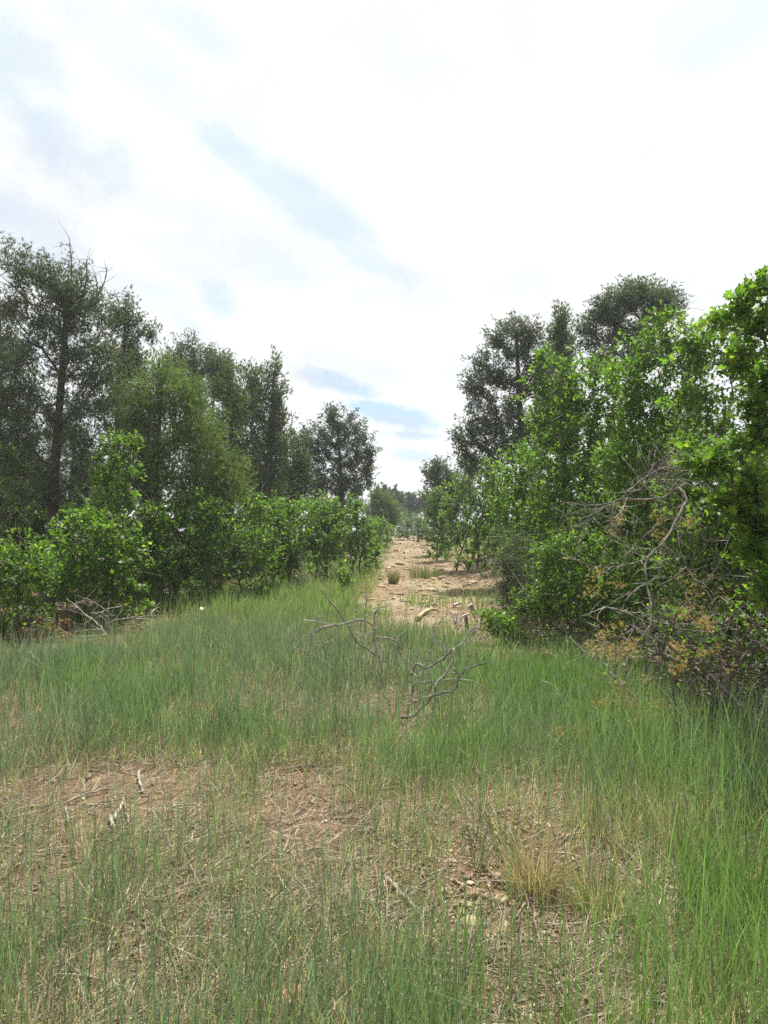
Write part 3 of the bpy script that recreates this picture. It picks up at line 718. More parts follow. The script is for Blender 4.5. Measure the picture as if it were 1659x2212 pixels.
# right
oak(OK_, 'scrub oak overhanging the bank at the foot of the right thicket, beside the sky gap', 'shrub', [985, 1010, 1030], 22,
    [(1040, 1010, 45, 30), (1000, 1040, 38, 30), (1060, 1050, 45, 40), (985, 1080, 34, 34), (1030, 1095, 45, 38), (1075, 1100, 40, 45), (1010, 1135, 50, 28), (965, 1110, 26, 24), (1040, 1160, 40, 18)], n=600, leaf=.10, seed=40, group=GR, tone=.05)
oak(OK_, 'sparse small oak with grey twigs in the dip right of the track', 'shrub', [945, 965], 27,
    [(940, 1070, 24, 20), (960, 1085, 24, 24), (935, 1105, 24, 20), (955, 1130, 28, 14)], n=330, leaf=.11, seed=41, group=GR, bare=.25, L=LSMALL)
oak(OK_, 'broad scrub oak filling the middle of the right thicket down to the bank', 'shrub', [1130, 1170, 1200], 13,
    [(1110, 985, 34, 24), (1170, 960, 50, 30), (1120, 1030, 60, 40), (1190, 1010, 60, 50), (1100, 1090, 50, 40), (1170, 1090, 80, 50), (1230, 1120, 60, 60), (1150, 1160, 70, 40), (1220, 1190, 70, 40)], n=680, leaf=.09, seed=42, group=GR, tone=.05)
oak(OK_, 'tall scrub oak below the juniper spire, upper middle of the right thicket', 'shrub', [1250, 1290], 11,
    [(1190, 775, 45, 22), (1300, 800, 60, 40), (1340, 850, 60, 50), (1170, 815, 38, 30), (1235, 800, 45, 28), (1200, 860, 70, 40), (1270, 850, 60, 40), (1180, 915, 55, 45), (1250, 920, 80, 50), (1310, 900, 60, 50), (1220, 980, 80, 50), (1300, 980, 70, 50), (1260, 1050, 90, 50), (1200, 1060, 60, 50)],
    n=1150, leaf=.080, seed=43, group=GR, tone=.12)
oak(OK_, 'scrub oak peaking right of the domed pinyon, big lobed leaves in full sun', 'shrub', [1390, 1440], 8.2,
    [(1440, 690, 38, 22), (1400, 730, 55, 34), (1460, 740, 50, 40), (1350, 790, 50, 40), (1420, 800, 70, 45), (1490, 790, 50, 50), (1370, 870, 70, 50), (1450, 880, 80, 50), (1400, 960, 90, 50), (1330, 1000, 60, 50), (1480, 980, 60, 60), (1360, 1060, 90, 45)],
    n=1200, leaf=.076, seed=44, group=GR, pieces=300, tone=.12)
oak(OK_, 'lower scrub oak behind the orange dead juniper, right of the bank', 'shrub', [1260, 1300, 1350], 8.6,
    [(1200, 1180, 55, 40), (1170, 1220, 40, 30), (1260, 1200, 70, 50), (1180, 1280, 55, 40), (1120, 1300, 45, 30), (1250, 1290, 70, 45), (1340, 1230, 70, 60), (1160, 1330, 50, 26), (1330, 1320, 60, 40)],
    n=620, leaf=.075, seed=45, group=GR, tone=.05, ltone=.9)
oak(OK_, 'nearest scrub oak, large sharply lobed leaves filling the right edge', 'shrub', [(1730, 5.0), (1780, 5.2), (1830, 5.2)], 4.8,
    [(1650, 620, 40, 22), (1600, 650, 22, 18), (1560, 695, 26, 20), (1640, 700, 40, 30), (1610, 770, 36, 28), (1660, 820, 40, 40), (1620, 880, 34, 28), (1670, 930, 40, 40),
     (1590, 965, 36, 20), (1490, 985, 30, 16, -.4), (1540, 1010, 34, 20, -.3), (1620, 1040, 40, 26), (1570, 1080, 26, 20), (1650, 1130, 34, 34), (1620, 1190, 30, 30), (1650, 1270, 26, 40), (1610, 1100, 40, 30)],
    n=400, leaf=.088, per=7, L=LFULL, seed=46, group=GR, pieces=300, tone=.25, cl=.09, shell=.5, skirt=0)
oak(OK_, 'bushy scrub oak closing the thicket between the domed pinyon and the right edge', 'shrub', [(1530, 7.2), (1580, 7.4), (1640, 7.4)], 7.2,
    [(1500, 740, 40, 36), (1530, 720, 40, 30), (1590, 700, 50, 36), (1650, 690, 50, 36), (1510, 780, 50, 44), (1580, 790, 60, 50), (1650, 800, 50, 50), (1500, 870, 60, 50), (1590, 890, 70, 50), (1520, 960, 70, 50), (1620, 980, 70, 60), (1480, 1050, 60, 50), (1570, 1070, 70, 50), (1650, 1100, 60, 50)],
    n=700, leaf=.082, seed=48, group=GR, tone=.2)
oak(OK_, 'deeply shaded scrub oak with few leaves low at the right edge', 'shrub', [(1480, 6.6), (1560, 6.2), (1640, 6.0)], 6.4,
    [(1480, 1140, 60, 60), (1560, 1200, 70, 60), (1440, 1220, 50, 60), (1500, 1290, 70, 60), (1620, 1300, 60, 60), (1560, 1400, 80, 50), (1430, 1330, 50, 50), (1650, 1450, 50, 60)],
    n=620, leaf=.07, seed=47, group=GR, bare=1.1, per=5, ltone=.85, twig=1.3, skirt=.1, wood=(.17, .145, .12))
oak(OK_, 'low tangle of brown twigs and scattered oak leaves at the right edge above the grass', 'shrub', [(1480, 5.6), (1560, 5.2), (1630, 4.9), (1690, 4.8)], 5.1,
    [(1640, 1560, 50, 40), (1560, 1520, 50, 40), (1480, 1440, 40, 40), (1420, 1400, 40, 40), (1500, 1380, 60, 50), (1570, 1360, 60, 60), (1640, 1350, 60, 70), (1540, 1450, 60, 50), (1620, 1460, 60, 60), (1660, 1540, 50, 40), (1450, 1330, 40, 50)],
    n=1150, leaf=.06, per=3, seed=49, group=GR, bare=1.1, twig=1.2, skirt=.15, wood=(.20, .17, .14))
for i, (x, d) in enumerate([(1150, 17), (1240, 14.5), (1330, 12), (1430, 11), (1530, 9.5), (1640, 9), (1700, 7), (1060, 24), (1200, 16), (1290, 18), (1380, 15), (1110, 20)]):
    if i in (0, 1, 4, 6, 7):
        row_copy(x, d, i, 'dim scrub oak in the second row of the right thicket', 'second row of the right oak thicket'); continue
    row2.append(oak(OK_, 'dim scrub oak in the second row of the right thicket', 'shrub', [x, x + 30], d,
        [(x, 1040, 70, 60), (x + 40, 1110, 70, 60), (x - 30, 1180, 60, 50), (x + 10, 960, 60, 50), (x + 30, 1250, 60, 40)], n=400, leaf=.13, L=LSMALL, lsc=1.35, ltone=.85, seed=50 + i, group='second row of the right oak thicket'))
GG = (np.array([.065, .09, .05]), np.array([.10, .13, .075]), np.array([.14, .17, .1]))
oak('mahogany_shrub', 'grey green small-leaved bush hanging over the right bank', 'shrub', [1100, 1140], 11.5,
    [(1120, 1170, 45, 30), (1090, 1210, 34, 30), (1130, 1230, 50, 40), (1100, 1270, 40, 34), (1080, 1300, 26, 20), (1110, 1320, 40, 24)], n=560, leaf=.036, per=11, L=LSMALL, seed=60, cols=GG, cl=.13, bare=.05, wood=(.2, .18, .16))
oak('oak_seedling', 'knee-high leafy seedling in the green grass below the pale slab', 'shrub', [740], 15.5, [(740, 1245, 16, 14), (752, 1255, 10, 8)], n=40, leaf=.08, seed=61, tone=.4, L=LSMALL)
oak('oak_seedling', 'low bright oak shoots at the foot of the grey green bush', 'shrub', [1080], 9.6, [(1070, 1330, 40, 18), (1100, 1350, 40, 18), (1130, 1380, 30, 16)], n=130, leaf=.07, seed=62, tone=.2)
oak('grey_shrub', 'mostly leafless grey twiggy bush at the grass edge left of the track', 'shrub', [655, 665], 16.5, [(655, 1235, 22, 30), (665, 1260, 22, 16)], n=150, leaf=.03, per=4, seed=63, L=LSMALL,
    cols=(np.array([.2, .17, .12]), np.array([.26, .22, .15]), np.array([.15, .17, .08])), wood=(.3, .27, .23), bare=.5)

# ------------------------------------------------------------------ dead wood
WOODC = np.array([.36, .335, .30])
def z2(ox, oy, k): return lambda p: ((ox + p[0] / k) / 1.0416, (oy + p[1] / k) / 1.0416)
def deadwood(name, label, cat, Z, lines, d, base, seed, colr=WOODC * .75, sub=3, dvar=.15, wmul=1.5, lmul=1.0, mat=None, partname='branch', group=None):
    """lines: (thickness px at start, at end, points, optional distance)"""
    global rng
    rng = np.random.default_rng(900 + seed)
    root = thing(name, label, cat, base, group); o = np.array(base)
    for ln_ in lines:
        t0, t1, pts = ln_[:3]; dd = ln_[3] if len(ln_) > 3 else d
        W_ = []
        off = rng.uniform(-dvar, dvar); sl = rng.uniform(-dvar, dvar)
        for i, p in enumerate(pts):
            x, y = Z(p); dl = (dd[0] + (dd[1] - dd[0]) * i / (len(pts) - 1)) if isinstance(dd, tuple) else dd + off + sl * i / len(pts)
            q = at(x, y, dl); q[2] = max(q[2], float(H(q[0], q[1])) + .01); W_.append(q)
        k = d if not isinstance(dd, tuple) else dd[0]
        s_ = 1 / Z.k * k / F / 1.0416 * .5 * wmul
        tint = colr * rng.uniform(.6, 1.5)
        prt = []
        V_, T_ = tube(W_, max(t0 * s_, .0022), max(t1 * s_, .0015), 6 if t0 > 7 else 4, .18, 4, wig=.004)
        c_ = np.tile(tint, (len(V_), 1)) * rng.uniform(.6, 1.2, (len(V_), 1)); prt.append((V_, T_, c_))
        sp = spline(W_, 5)
        for _ in range(sub):
            i0 = rng.integers(1, len(sp) - 1); q = sp[i0]; tg = norm(sp[i0] - sp[i0 - 1]); dr = norm(tg * .6 + rdir(1)[0] * .9 + np.array([0, 0, .15])); L_ = rng.uniform(.06, .22) * (1 + .5 * (d > 8)) * lmul
            V_, T_ = tube([q, q + dr * L_ * .5 + rdir(1)[0] * L_ * .08, q + dr * L_ + rdir(1)[0] * L_ * .2], .0028 + .0003 * d * (d > 8), .0014, 3, .1, 2)
            prt.append((V_, T_, tint * .9))
        V_, T_, C_ = join(prt); link(partname, mesh_np(partname, V_ - o, T_, C_, mat or M_WOOD, True), root)
    return root
class ZC:
    def __init__(s, ox, oy, k): s.ox, s.oy, s.k = ox, oy, k
    def __call__(s, p): return ((s.ox + p[0] / s.k) / 1.0416, (s.oy + p[1] / s.k) / 1.0416)
Z4 = ZC(600, 1300, 2.37); ZL = ZC(0, 1320, 3.607); ZR = ZC(1000, 580, 2.279); Z6 = ZC(1200, 1350, 3.142); ZF = ZC(0, 1700, 3.318); Z3 = ZC(650, 850, 3.318); ZS = ZC(950, 1780, 4.1475); Z7 = ZC(500, 1700, 2.765)
def gz(Z, x, y): return G(*Z((x, y)))
deadwood('dead_branch', 'arched grey dead branch with a forked top standing in the mid grass', 'branch', Z4, [
    (8, 6, [(250, 290), (320, 262), (400, 245), (480, 228), (540, 235), (570, 265)]), (9, 5, [(570, 265), (574, 330), (590, 400), (605, 450), (612, 500), (595, 575)], (6.9, 7.0)),
    (5, 6, [(295, 60), (340, 130), (395, 195), (440, 260), (480, 340), (540, 380), (585, 415)]), (6, 3, [(570, 265), (575, 200), (600, 165), (665, 135)]), (5, 4, [(572, 290), (525, 298), (490, 335)]),
    (5, 7, [(580, 310), (650, 325), (700, 345), (712, 400), (735, 440)]), (3, 3, [(250, 180), (300, 260), (340, 350), (370, 440), (350, 570)]), (3, 3, [(190, 220), (260, 232), (330, 250), (400, 246)]),
    (3, 3, [(130, 370), (200, 385), (280, 430), (350, 480), (360, 530)]), (3, 2, [(400, 185), (425, 150), (435, 110)]), (3, 3, [(535, 80), (526, 200), (525, 290)]), (3, 2, [(470, 170), (520, 205), (570, 190), (590, 170)]),
    (3, 2, [(250, 290), (240, 330), (245, 400)]), (3, 2, [(300, 260), (230, 300), (150, 320), (135, 350)]), (3, 2, [(330, 340), (290, 380), (300, 430)]), (3, 2, [(620, 450), (700, 430), (760, 440)])],
    6.8, gz(Z4, 595, 590), 1, sub=4, dvar=.25)
deadwood('dead_branch', 'tangled grey dead branch with pale broken butts, right of the arched one', 'branch', Z4, [
    (13, 7, [(865, 800), (888, 740), (895, 660), (905, 570), (960, 500), (990, 440), (1000, 380)], (5.5, 5.7)), (10, 5, [(705, 745), (770, 740), (830, 690), (890, 630), (960, 610), (1010, 590), (1030, 530), (1075, 480), (1180, 450)]),
    (6, 5, [(745, 680), (800, 655), (870, 625)]), (7, 3, [(768, 632), (800, 550), (850, 460), (880, 370), (890, 290), (885, 240)]), (7, 8, [(1000, 380), (940, 430), (860, 480), (800, 460), (770, 525)]),
    (6, 3, [(1000, 380), (1050, 340), (1085, 290), (1105, 255)]), (5, 3, [(820, 555), (900, 550), (1000, 540), (1080, 545), (1140, 570), (1195, 610)]), (4, 2, [(850, 440), (910, 450)]), (4, 2, [(880, 370), (905, 340), (945, 345)]),
    (3, 2, [(1065, 485), (1072, 430), (1083, 385)]), (4, 3, [(940, 340), (950, 380), (990, 385)]), (4, 3, [(1000, 480), (1020, 530), (1015, 590)]), (3, 2, [(890, 290), (910, 255), (930, 235)]), (4, 3, [(820, 610), (870, 590), (890, 560)]),
    (3, 2, [(1050, 340), (1090, 345), (1110, 330)])], 5.65, gz(Z4, 865, 805), 2, sub=3, dvar=.18)
deadwood('dead_branch', 'bleached fan of thin dead branches before the dark left thicket', 'branch', ZL, [
    (8, 4, [(850, 372), (800, 310), (740, 260), (680, 215), (610, 150), (545, 105)]), (6, 4, [(740, 265), (680, 230), (600, 195), (550, 185), (480, 185), (390, 187), (310, 195), (240, 225)]),
    (6, 3, [(850, 355), (920, 350), (1000, 325), (1050, 290), (1090, 265)]), (6, 3, [(930, 270), (1000, 258), (1080, 250), (1180, 240), (1240, 232), (1320, 237), (1370, 205), (1405, 185)]), (4, 3, [(1180, 238), (1220, 200), (1275, 175)]),
    (6, 4, [(830, 345), (880, 295), (930, 268), (1000, 180)]), (4, 3, [(660, 310), (720, 285), (780, 250), (850, 240), (960, 232)]), (5, 4, [(910, 235), (860, 190), (800, 150), (730, 105), (650, 80)]), (4, 3, [(608, 140), (650, 120), (720, 108)]),
    (4, 4, [(735, 215), (820, 208), (890, 175), (990, 160)]), (4, 4, [(590, 300), (640, 330), (710, 385)]), (12, 14, [(520, 465), (600, 420), (700, 405), (790, 405), (860, 390)], 10.1), (4, 3, [(1050, 300), (1130, 260), (1310, 275)]),
    (18, 16, [(845, 380), (835, 440)], 10.0)], 10.2, gz(ZL, 835, 440), 3, colr=WOODC * 1.15, sub=3, dvar=.3)
bp = deadwood('brush_pile', 'heap of cut twigs with curled brown leaves at the left thicket edge', 'brush pile', ZL, [
    (8, 4, [(20, 580), (120, 520), (210, 480), (290, 440), (350, 390), (430, 335)]), (5, 4, [(380, 260), (410, 285), (435, 315)]), (5, 4, [(225, 245), (250, 300), (330, 315), (400, 330)]), (4, 3, [(150, 240), (185, 268)]),
    (5, 4, [(440, 350), (450, 420), (465, 480)]), (5, 3, [(545, 460), (575, 520)]), (5, 3, [(255, 385), (280, 420)]), (5, 3, [(110, 430), (140, 480)]), (4, 3, [(30, 560), (180, 500), (300, 460)]), (5, 3, [(300, 500), (380, 430), (460, 380), (560, 370)]),
    (4, 3, [(60, 430), (160, 400), (260, 440)]), (4, 3, [(200, 560), (300, 520), (420, 500), (520, 460)])], 9.9, gz(ZL, 300, 500), 4, colr=WOODC * .9, sub=8, dvar=.4)
rng = np.random.default_rng(33)
def leaf_cloud(Z, spots, d, root, name, cols, nper, size, rad, L=LSMALL, dv=.3, mat=None, kind='stuff'):
    o = np.array(root.location); pr = []
    for (x, y, r) in spots:
        X_, Y_ = Z((x, y)); c = at(X_, Y_, d + rng.uniform(-dv, dv)); k = nper
        p = c + rng.normal(size=(k, 3)) * np.array([1, 1, .8]) * r / Z.k * d / F * .5
        p[:, 2] = np.maximum(p[:, 2], H(p[:, 0], p[:, 1]) + .015)
        ax = rdir(k); X = norm(np.cross(ax, rdir(k))); Zz = np.cross(X, ax)
        V_, T_ = stamp(L[0], L[1], p, X, ax, Zz, size * rng.uniform(.6, 1.3, k))
        cc = np.array(cols)[rng.integers(len(cols), size=k)] * rng.uniform(.7, 1.2, (k, 1)); pr.append((V_, T_, np.repeat(cc, len(L[0]), 0)))
    V_, T_, C_ = join(pr); ob = link(name, mesh_np(name, V_ - o, T_, C_, mat or M_DEADLEAF), root)
    if kind: ob['kind'] = kind
    return ob
BROWN = [(.24, .12, .08), (.16, .09, .06), (.32, .18, .11), (.30, .22, .15)]
leaf_cloud(ZL, [(60, 420, 60), (150, 400, 50), (40, 470, 60), (210, 300, 40), (330, 260, 40), (340, 400, 60), (260, 480, 90), (360, 470, 90), (330, 540, 70), (440, 440, 70), (520, 420, 40), (530, 300, 30), (100, 560, 50), (60, 590, 40), (420, 350, 50)],
           9.9, bp, 'brown_leaves', BROWN, 55, .07, 1, dv=.3)

dj_ = deadwood('dead_juniper', 'bent dead juniper with orange dried sprays leaning out of the right thicket', 'tree', ZR, [
    (20, 7, [(1240, 1160), (1180, 1190), (1150, 1215), (1100, 1235), (1000, 1238), (900, 1240), (850, 1260), (790, 1270), (720, 1270), (620, 1255)]),
    (15, 11, [(1200, 1180), (1240, 1230), (1215, 1290), (1180, 1360), (1140, 1430), (1090, 1490), (1040, 1540), (1030, 1600), (1045, 1700), (1060, 1780), (1055, 1880), (1040, 2000), (1030, 2150)], (5.9, 5.2)),
    (12, 9, [(1180, 1080), (1125, 1075), (1060, 1105), (1000, 1150), (950, 1190), (905, 1240)]), (7, 6, [(1060, 1060), (1075, 1110), (1100, 1150), (1140, 1178), (1185, 1190)]), (4, 3, [(1035, 1115), (1100, 1090), (1190, 1080)]),
    (4, 3, [(1010, 1130), (1090, 1110), (1180, 1105)]), (4, 3, [(1030, 1150), (1100, 1120), (1160, 1085)]), (5, 3, [(1185, 1095), (1190, 1130), (1185, 1180)]), (4, 3, [(1010, 1235), (1015, 1180), (1050, 1140)]),
    (6, 3, [(1030, 1545), (980, 1560), (920, 1575), (850, 1590), (760, 1580), (640, 1530)]), (9, 6, [(1135, 1440), (1130, 1530), (1100, 1620), (1060, 1660), (980, 1700), (920, 1780), (895, 1870)]),
    (7, 4, [(900, 1240), (820, 1280), (760, 1300), (720, 1370), (710, 1440), (650, 1480)]), (5, 4, [(700, 1840), (800, 1800), (830, 1790), (900, 1810), (1040, 1830), (1120, 1870), (1220, 1910)]),
    (5, 3, [(960, 1790), (975, 1890), (1000, 1900)]), (4, 3, [(880, 1260), (860, 1330), (880, 1400), (820, 1500), (790, 1600)]), (4, 3, [(940, 1230), (910, 1300), (905, 1350), (870, 1380)]),
    (4, 3, [(1090, 1240), (1110, 1300), (1090, 1380)]), (5, 3, [(1190, 1400), (1230, 1560), (1290, 1650), (1350, 1680)]), (4, 3, [(1240, 1700), (1245, 1800), (1220, 1850)]), (4, 3, [(650, 1400), (720, 1330), (800, 1300)]),
    (4, 3, [(1040, 1545), (960, 1500), (900, 1450)]), (5, 3, [(700, 2010), (780, 2060), (860, 2120), (900, 2200)]), (5, 4, [(790, 1880), (820, 1960), (825, 2010)]),
    (4, 3, [(1100, 1960), (1200, 1990), (1300, 1960)]), (4, 3, [(930, 2000), (1000, 1960), (1060, 1950)])], 5.8, gz(Z6, 970, 1190), 5, sub=12, dvar=.3, colr=np.array([.27, .245, .215]), wmul=.9, lmul=1.7)
deadwood('dead_branch', 'pale curved limb dipping into the grass under the orange dried sprays', 'branch', Z6, [
    (14, 16, [(540, 510), (640, 610), (740, 720), (790, 820), (800, 900), (815, 1000), (860, 1080), (920, 1150), (975, 1195)], (5.3, 4.6)), (8, 5, [(740, 430), (890, 450), (970, 550), (1050, 650)], 5.2),
    (5, 3, [(560, 530), (580, 500), (590, 460)]), (5, 3, [(290, 640), (400, 590), (480, 560), (560, 545)], 5.2), (4, 3, [(450, 230), (490, 270), (510, 330)], 5.3), (4, 3, [(780, 700), (790, 620), (760, 540)], 5.2),
    (4, 3, [(510, 310), (560, 340), (620, 390), (690, 420)], 5.3), (5, 3, [(840, 420), (870, 370), (915, 320)], 5.3), (4, 3, [(640, 610), (660, 540), (640, 480), (660, 430)], 5.2), (4, 3, [(980, 620), (975, 720), (1010, 850), (1040, 960)], 4.9)],
    5.0, gz(Z6, 970, 1190), 6, sub=6, dvar=.2)
deadwood('dead_branch', 'thin forked dead stem rising at the far right under the dark oak', 'branch', Z6, [
    (12, 16, [(1659, 680), (1600, 800), (1540, 890), (1490, 960), (1460, 1040), (1390, 1170)], (4.9, 4.5)), (9, 9, [(1390, 640), (1440, 740), (1480, 830), (1490, 930)], 4.7), (7, 4, [(1659, 230), (1560, 330), (1490, 400), (1440, 480)], 5.0),
    (4, 3, [(1440, 480), (1340, 490), (1240, 515), (1130, 545), (960, 540)], 5.0), (5, 3, [(1240, 430), (1250, 520), (1300, 590), (1330, 680)], 4.9), (4, 3, [(1659, 330), (1580, 330), (1510, 380)], 5.0), (5, 4, [(1540, 900), (1659, 905)], 4.6)],
    4.7, gz(Z6, 1390, 1170), 7, colr=np.array([.13, .11, .095]), wmul=1.0, sub=4, dvar=.15)
deadwood('dead_twig', 'small curled dead twig in bright grass left of the orange sprays', 'branch', Z6, [(6, 5, [(60, 565), (130, 600), (180, 650), (205, 740), (165, 860)]), (3, 2, [(180, 650), (150, 700), (125, 720)])], 5.4, gz(Z6, 165, 870), 8, sub=2)
rng = np.random.default_rng(34)
ORNG = [(.42, .30, .11), (.50, .38, .15), (.34, .23, .09), (.46, .37, .18)]
def dried_sprays(spots_by_z):
    o = np.array(dj_.location)
    for Z, d, spots in spots_by_z:
        for (x, y, r) in spots:
            X_, Y_ = Z((x, y)); c = at(X_, Y_, d + rng.uniform(-.2, .2)); R = r / Z.k * d / F * .45
            m = int(rng.integers(16, 40)); p = c + rng.normal(size=(m, 3)) * R * 1.15 * np.array([1, 1, .85])
            p[:, 2] = np.maximum(p[:, 2], H(p[:, 0], p[:, 1]) + .03)
            V_, T_ = needle_tufts(p, norm(rdir(m) + np.array([0, 0, -.1])), np.full(m, .032), np.full(m, .0042), 5, .8)
            cc = np.array(ORNG)[rng.integers(4, size=m)] * rng.uniform(.7, 1.2, (m, 1))
            link('dried_spray', mesh_np('dried_spray', V_ - o, T_, np.repeat(cc, 15, 0), M_DEADLEAF), dj_)['kind'] = 'stuff'
dried_sprays([(ZR, 5.5, [(750, 1660, 80), (740, 1720, 60), (850, 1690, 60), (780, 1620, 50), (910, 1290, 45), (870, 1390, 60), (890, 1350, 30), (1100, 1330, 45), (1240, 1640, 50), (1310, 1740, 90), (1280, 1700, 60), (1450, 1720, 90), (1230, 1820, 60), (1350, 1880, 60), (890, 1900, 50), (1260, 1350, 50), (1100, 1420, 40), (900, 1680, 30)]),
              (Z6, 4.75, [(600, 190, 60), (450, 350, 60), (500, 250, 50), (520, 340, 60), (600, 440, 80), (560, 400, 60), (640, 340, 60), (690, 310, 40), (740, 820, 50), (800, 870, 70), (860, 770, 70), (920, 750, 50), (700, 740, 50), (560, 700, 60), (480, 720, 60), (640, 660, 50), (340, 940, 60), (320, 900, 40),
                         (1240, 190, 50), (1200, 150, 40), (1070, 110, 60), (1180, 380, 50), (990, 330, 50), (1050, 360, 50), (1400, 480, 60), (1150, 780, 60), (1300, 340, 40), (300, 1000, 50), (820, 1140, 60), (340, 1060, 50), (600, 600, 50), (770, 560, 40), (1040, 450, 50), (1000, 500, 40), (190, 930, 40), (400, 310, 40)])])

# ground sticks near the camera
def gstick(label, Z, pts, t0, t1, tone, seed, lift=.022, name='stick', group=None, d=None):
    global rng
    rng = np.random.default_rng(1200 + seed)
    W_ = [gz(Z, *p) + np.array([0, 0, lift]) for p in pts]
    o = W_[0].copy(); o[2] -= lift; dd = o[1]; s_ = dd / F / Z.k / 1.0416 * .5
    V_, T_ = tube(W_, max(t0 * s_ * 1.6, .005), max(t1 * s_ * 1.6, .004), 6, .22, 4, wig=.003)
    ob = link(name, mesh_np(name, V_ - o, T_, np.tile(tone, (len(V_), 1)) * rng.uniform(.65, 1.2, (len(V_), 1)), M_WOOD, True)); ob.location = tuple(o)
    return tag(ob, label, 'stick', group)
GS = 'dry sticks on the bare soil patch at lower left'
wc = np.array([.26, .215, .175]); pale = np.array([.37, .335, .285])
k_ = 0
for lab, pts, t0, t1, tone in [
    ('long grey stick with a bent left end on the bare patch at lower left', [(500, 388), (600, 340), (700, 305), (780, 285), (905, 285)], 13, 7, wc),
    ('short thick dark stick lying above the long bent grey stick', [(640, 203), (705, 160)], 16, 13, wc * .8),
    ('thin stick lying level at the top of the lower left bare patch', [(690, 115), (800, 103), (870, 98), (925, 122)], 8, 7, wc),
    ('white kinked stick right of the lower left bare patch', [(1035, 150), (1038, 230), (1062, 290), (1015, 315)], 13, 9, pale),
    ('bleached white wood piece lying nearest the left bare patch centre', [(925, 375), (885, 450), (850, 510)], 13, 18, pale),
    ('short white wood stub just below the bleached white piece', [(832, 490), (848, 575)], 20, 15, pale),
    ('long thin stick crossing under the white wood pieces', [(670, 412), (780, 378), (930, 355), (1120, 338)], 9, 5, wc),
    ('straight straw-coloured stick pointing down from the white kinked stick', [(925, 345), (945, 460), (962, 572)], 8, 6, wc * 1.3),
    ('short pale stick standing from the bend of the long grey stick', [(492, 415), (505, 470), (512, 540)], 13, 10, pale * .8),
    ('dark stick slanting down at the left picture edge', [(0, 440), (80, 530), (160, 610), (290, 670)], 12, 7, wc * .7),
    ('pale stick in sparse grass right of the lower left bare patch', [(1560, 308), (1659, 283)], 12, 9, wc),
    ('thin slanting stick left of the long bent grey stick', [(300, 420), (390, 388), (480, 350), (520, 330)], 9, 6, wc * .9),
    ('slender stick running up from the white kinked stick', [(1045, 145), (1110, 110), (1195, 75)], 6, 4, wc),
    ('dry brittle stalk crossing the grass at the bottom left', [(480, 1580), (640, 1690), (830, 1735), (940, 1810), (1100, 1950), (1160, 2000)], 7, 7, wc * 1.25)]:
    k_ += 1; gstick(lab, ZF, pts, t0, t1, tone, k_)
for lab, pts, t0, t1, tone in [
    ('grey stick pointing up right on the reddish soil at bottom centre', [(380, 690), (440, 670), (520, 625), (640, 600)], 9, 6, wc),
    ('thin stick left of the reddish soil patch at bottom centre', [(215, 675), (290, 650), (380, 610)], 9, 6, wc * .9),
    ('weathered stick in the dry grass above the bottom centre soil', [(400, 110), (520, 95), (650, 92), (740, 80)], 8, 6, wc),
    ('pale grey bark strip lying in grass left of the dirt heap', [(1015, 790), (1070, 850), (1130, 920), (1200, 990), (1255, 1090)], 22, 12, pale * .8),
    ('short leaning dark twig in the grass above the dirt heap', [(1210, 175), (1205, 240), (1195, 315)], 7, 6, wc * .5),
    ('grey stick half buried at the bottom left of centre', [(100, 1285), (180, 1275), (260, 1245)], 9, 6, wc),
    ('pale split stick behind the dirt heap, left of the blade clump', [(1565, 85), (1590, 120), (1610, 150)], 12, 7, pale)]:
    k_ += 1; gstick(lab, Z7, pts, t0, t1, tone, k_)
for lab, pts, t0, t1, tone in [
    ('pale stick at the foot of the right bank', [(1300, 1570), (1350, 1555), (1410, 1535)], 12, 7, pale * .8),
    ('pale arched dead log crossing the near end of the dirt track', [(955, 1825), (1000, 1780), (1050, 1755), (1110, 1752)], 22, 16, np.array([.5, .45, .28]))]:
    k_ += 1; gstick(lab, Z3, pts, t0, t1, tone, k_, lift=.05)

# many thin twigs, too many to count, lying over the bare soil
def scatter_twigs():
    global rng
    rng = np.random.default_rng(77)
    pr = []
    n = 2200
    y = 2.1 * (9 / 2.1) ** rng.uniform(0, 1, n); x = rng.uniform(-.62, .62, n) * (y + .3)
    keep = (fbm(x * 1.1 + 5, y * 1.1, 13) > .42) | (rng.uniform(0, 1, n) < .3) | (x > right_edge(y) - .3)
    x, y = x[keep], y[keep]; n = len(x)
    an = rng.normal(.5, .9, n); L = rng.uniform(.05, .28, n)
    a_ = np.stack([x, y, H(x, y) + .006], 1); dx = np.stack([np.cos(an), np.sin(an), rng.normal(0, .06, n)], 1)
    m_ = a_ + dx * L[:, None] * .5; b_ = m_ + norm(dx + rdir(n) * .25) * L[:, None] * .5
    for q in (m_, b_): q[:, 2] = np.maximum(q[:, 2], H(q[:, 0], q[:, 1]) + .005)
    r = rng.uniform(.0012, .0055, n)
    V1, T1 = segs(a_, m_, r, r * .9, 4); V2, T2 = segs(m_, b_, r * .9, r * .6, 4)
    c_ = np.repeat(np.array([.33, .28, .22]) * rng.uniform(.5, 1.5, (n, 1)), 8, 0)
    V_, T_, C_ = join([(V1, T1, c_), (V2, T2, c_)])
    tag(link('twig_litter', mesh_np('twig_litter', V_, T_, C_, M_WOOD)), 'thin dry twigs strewn over the bare soil', None, None, 'stuff')
scatter_twigs()

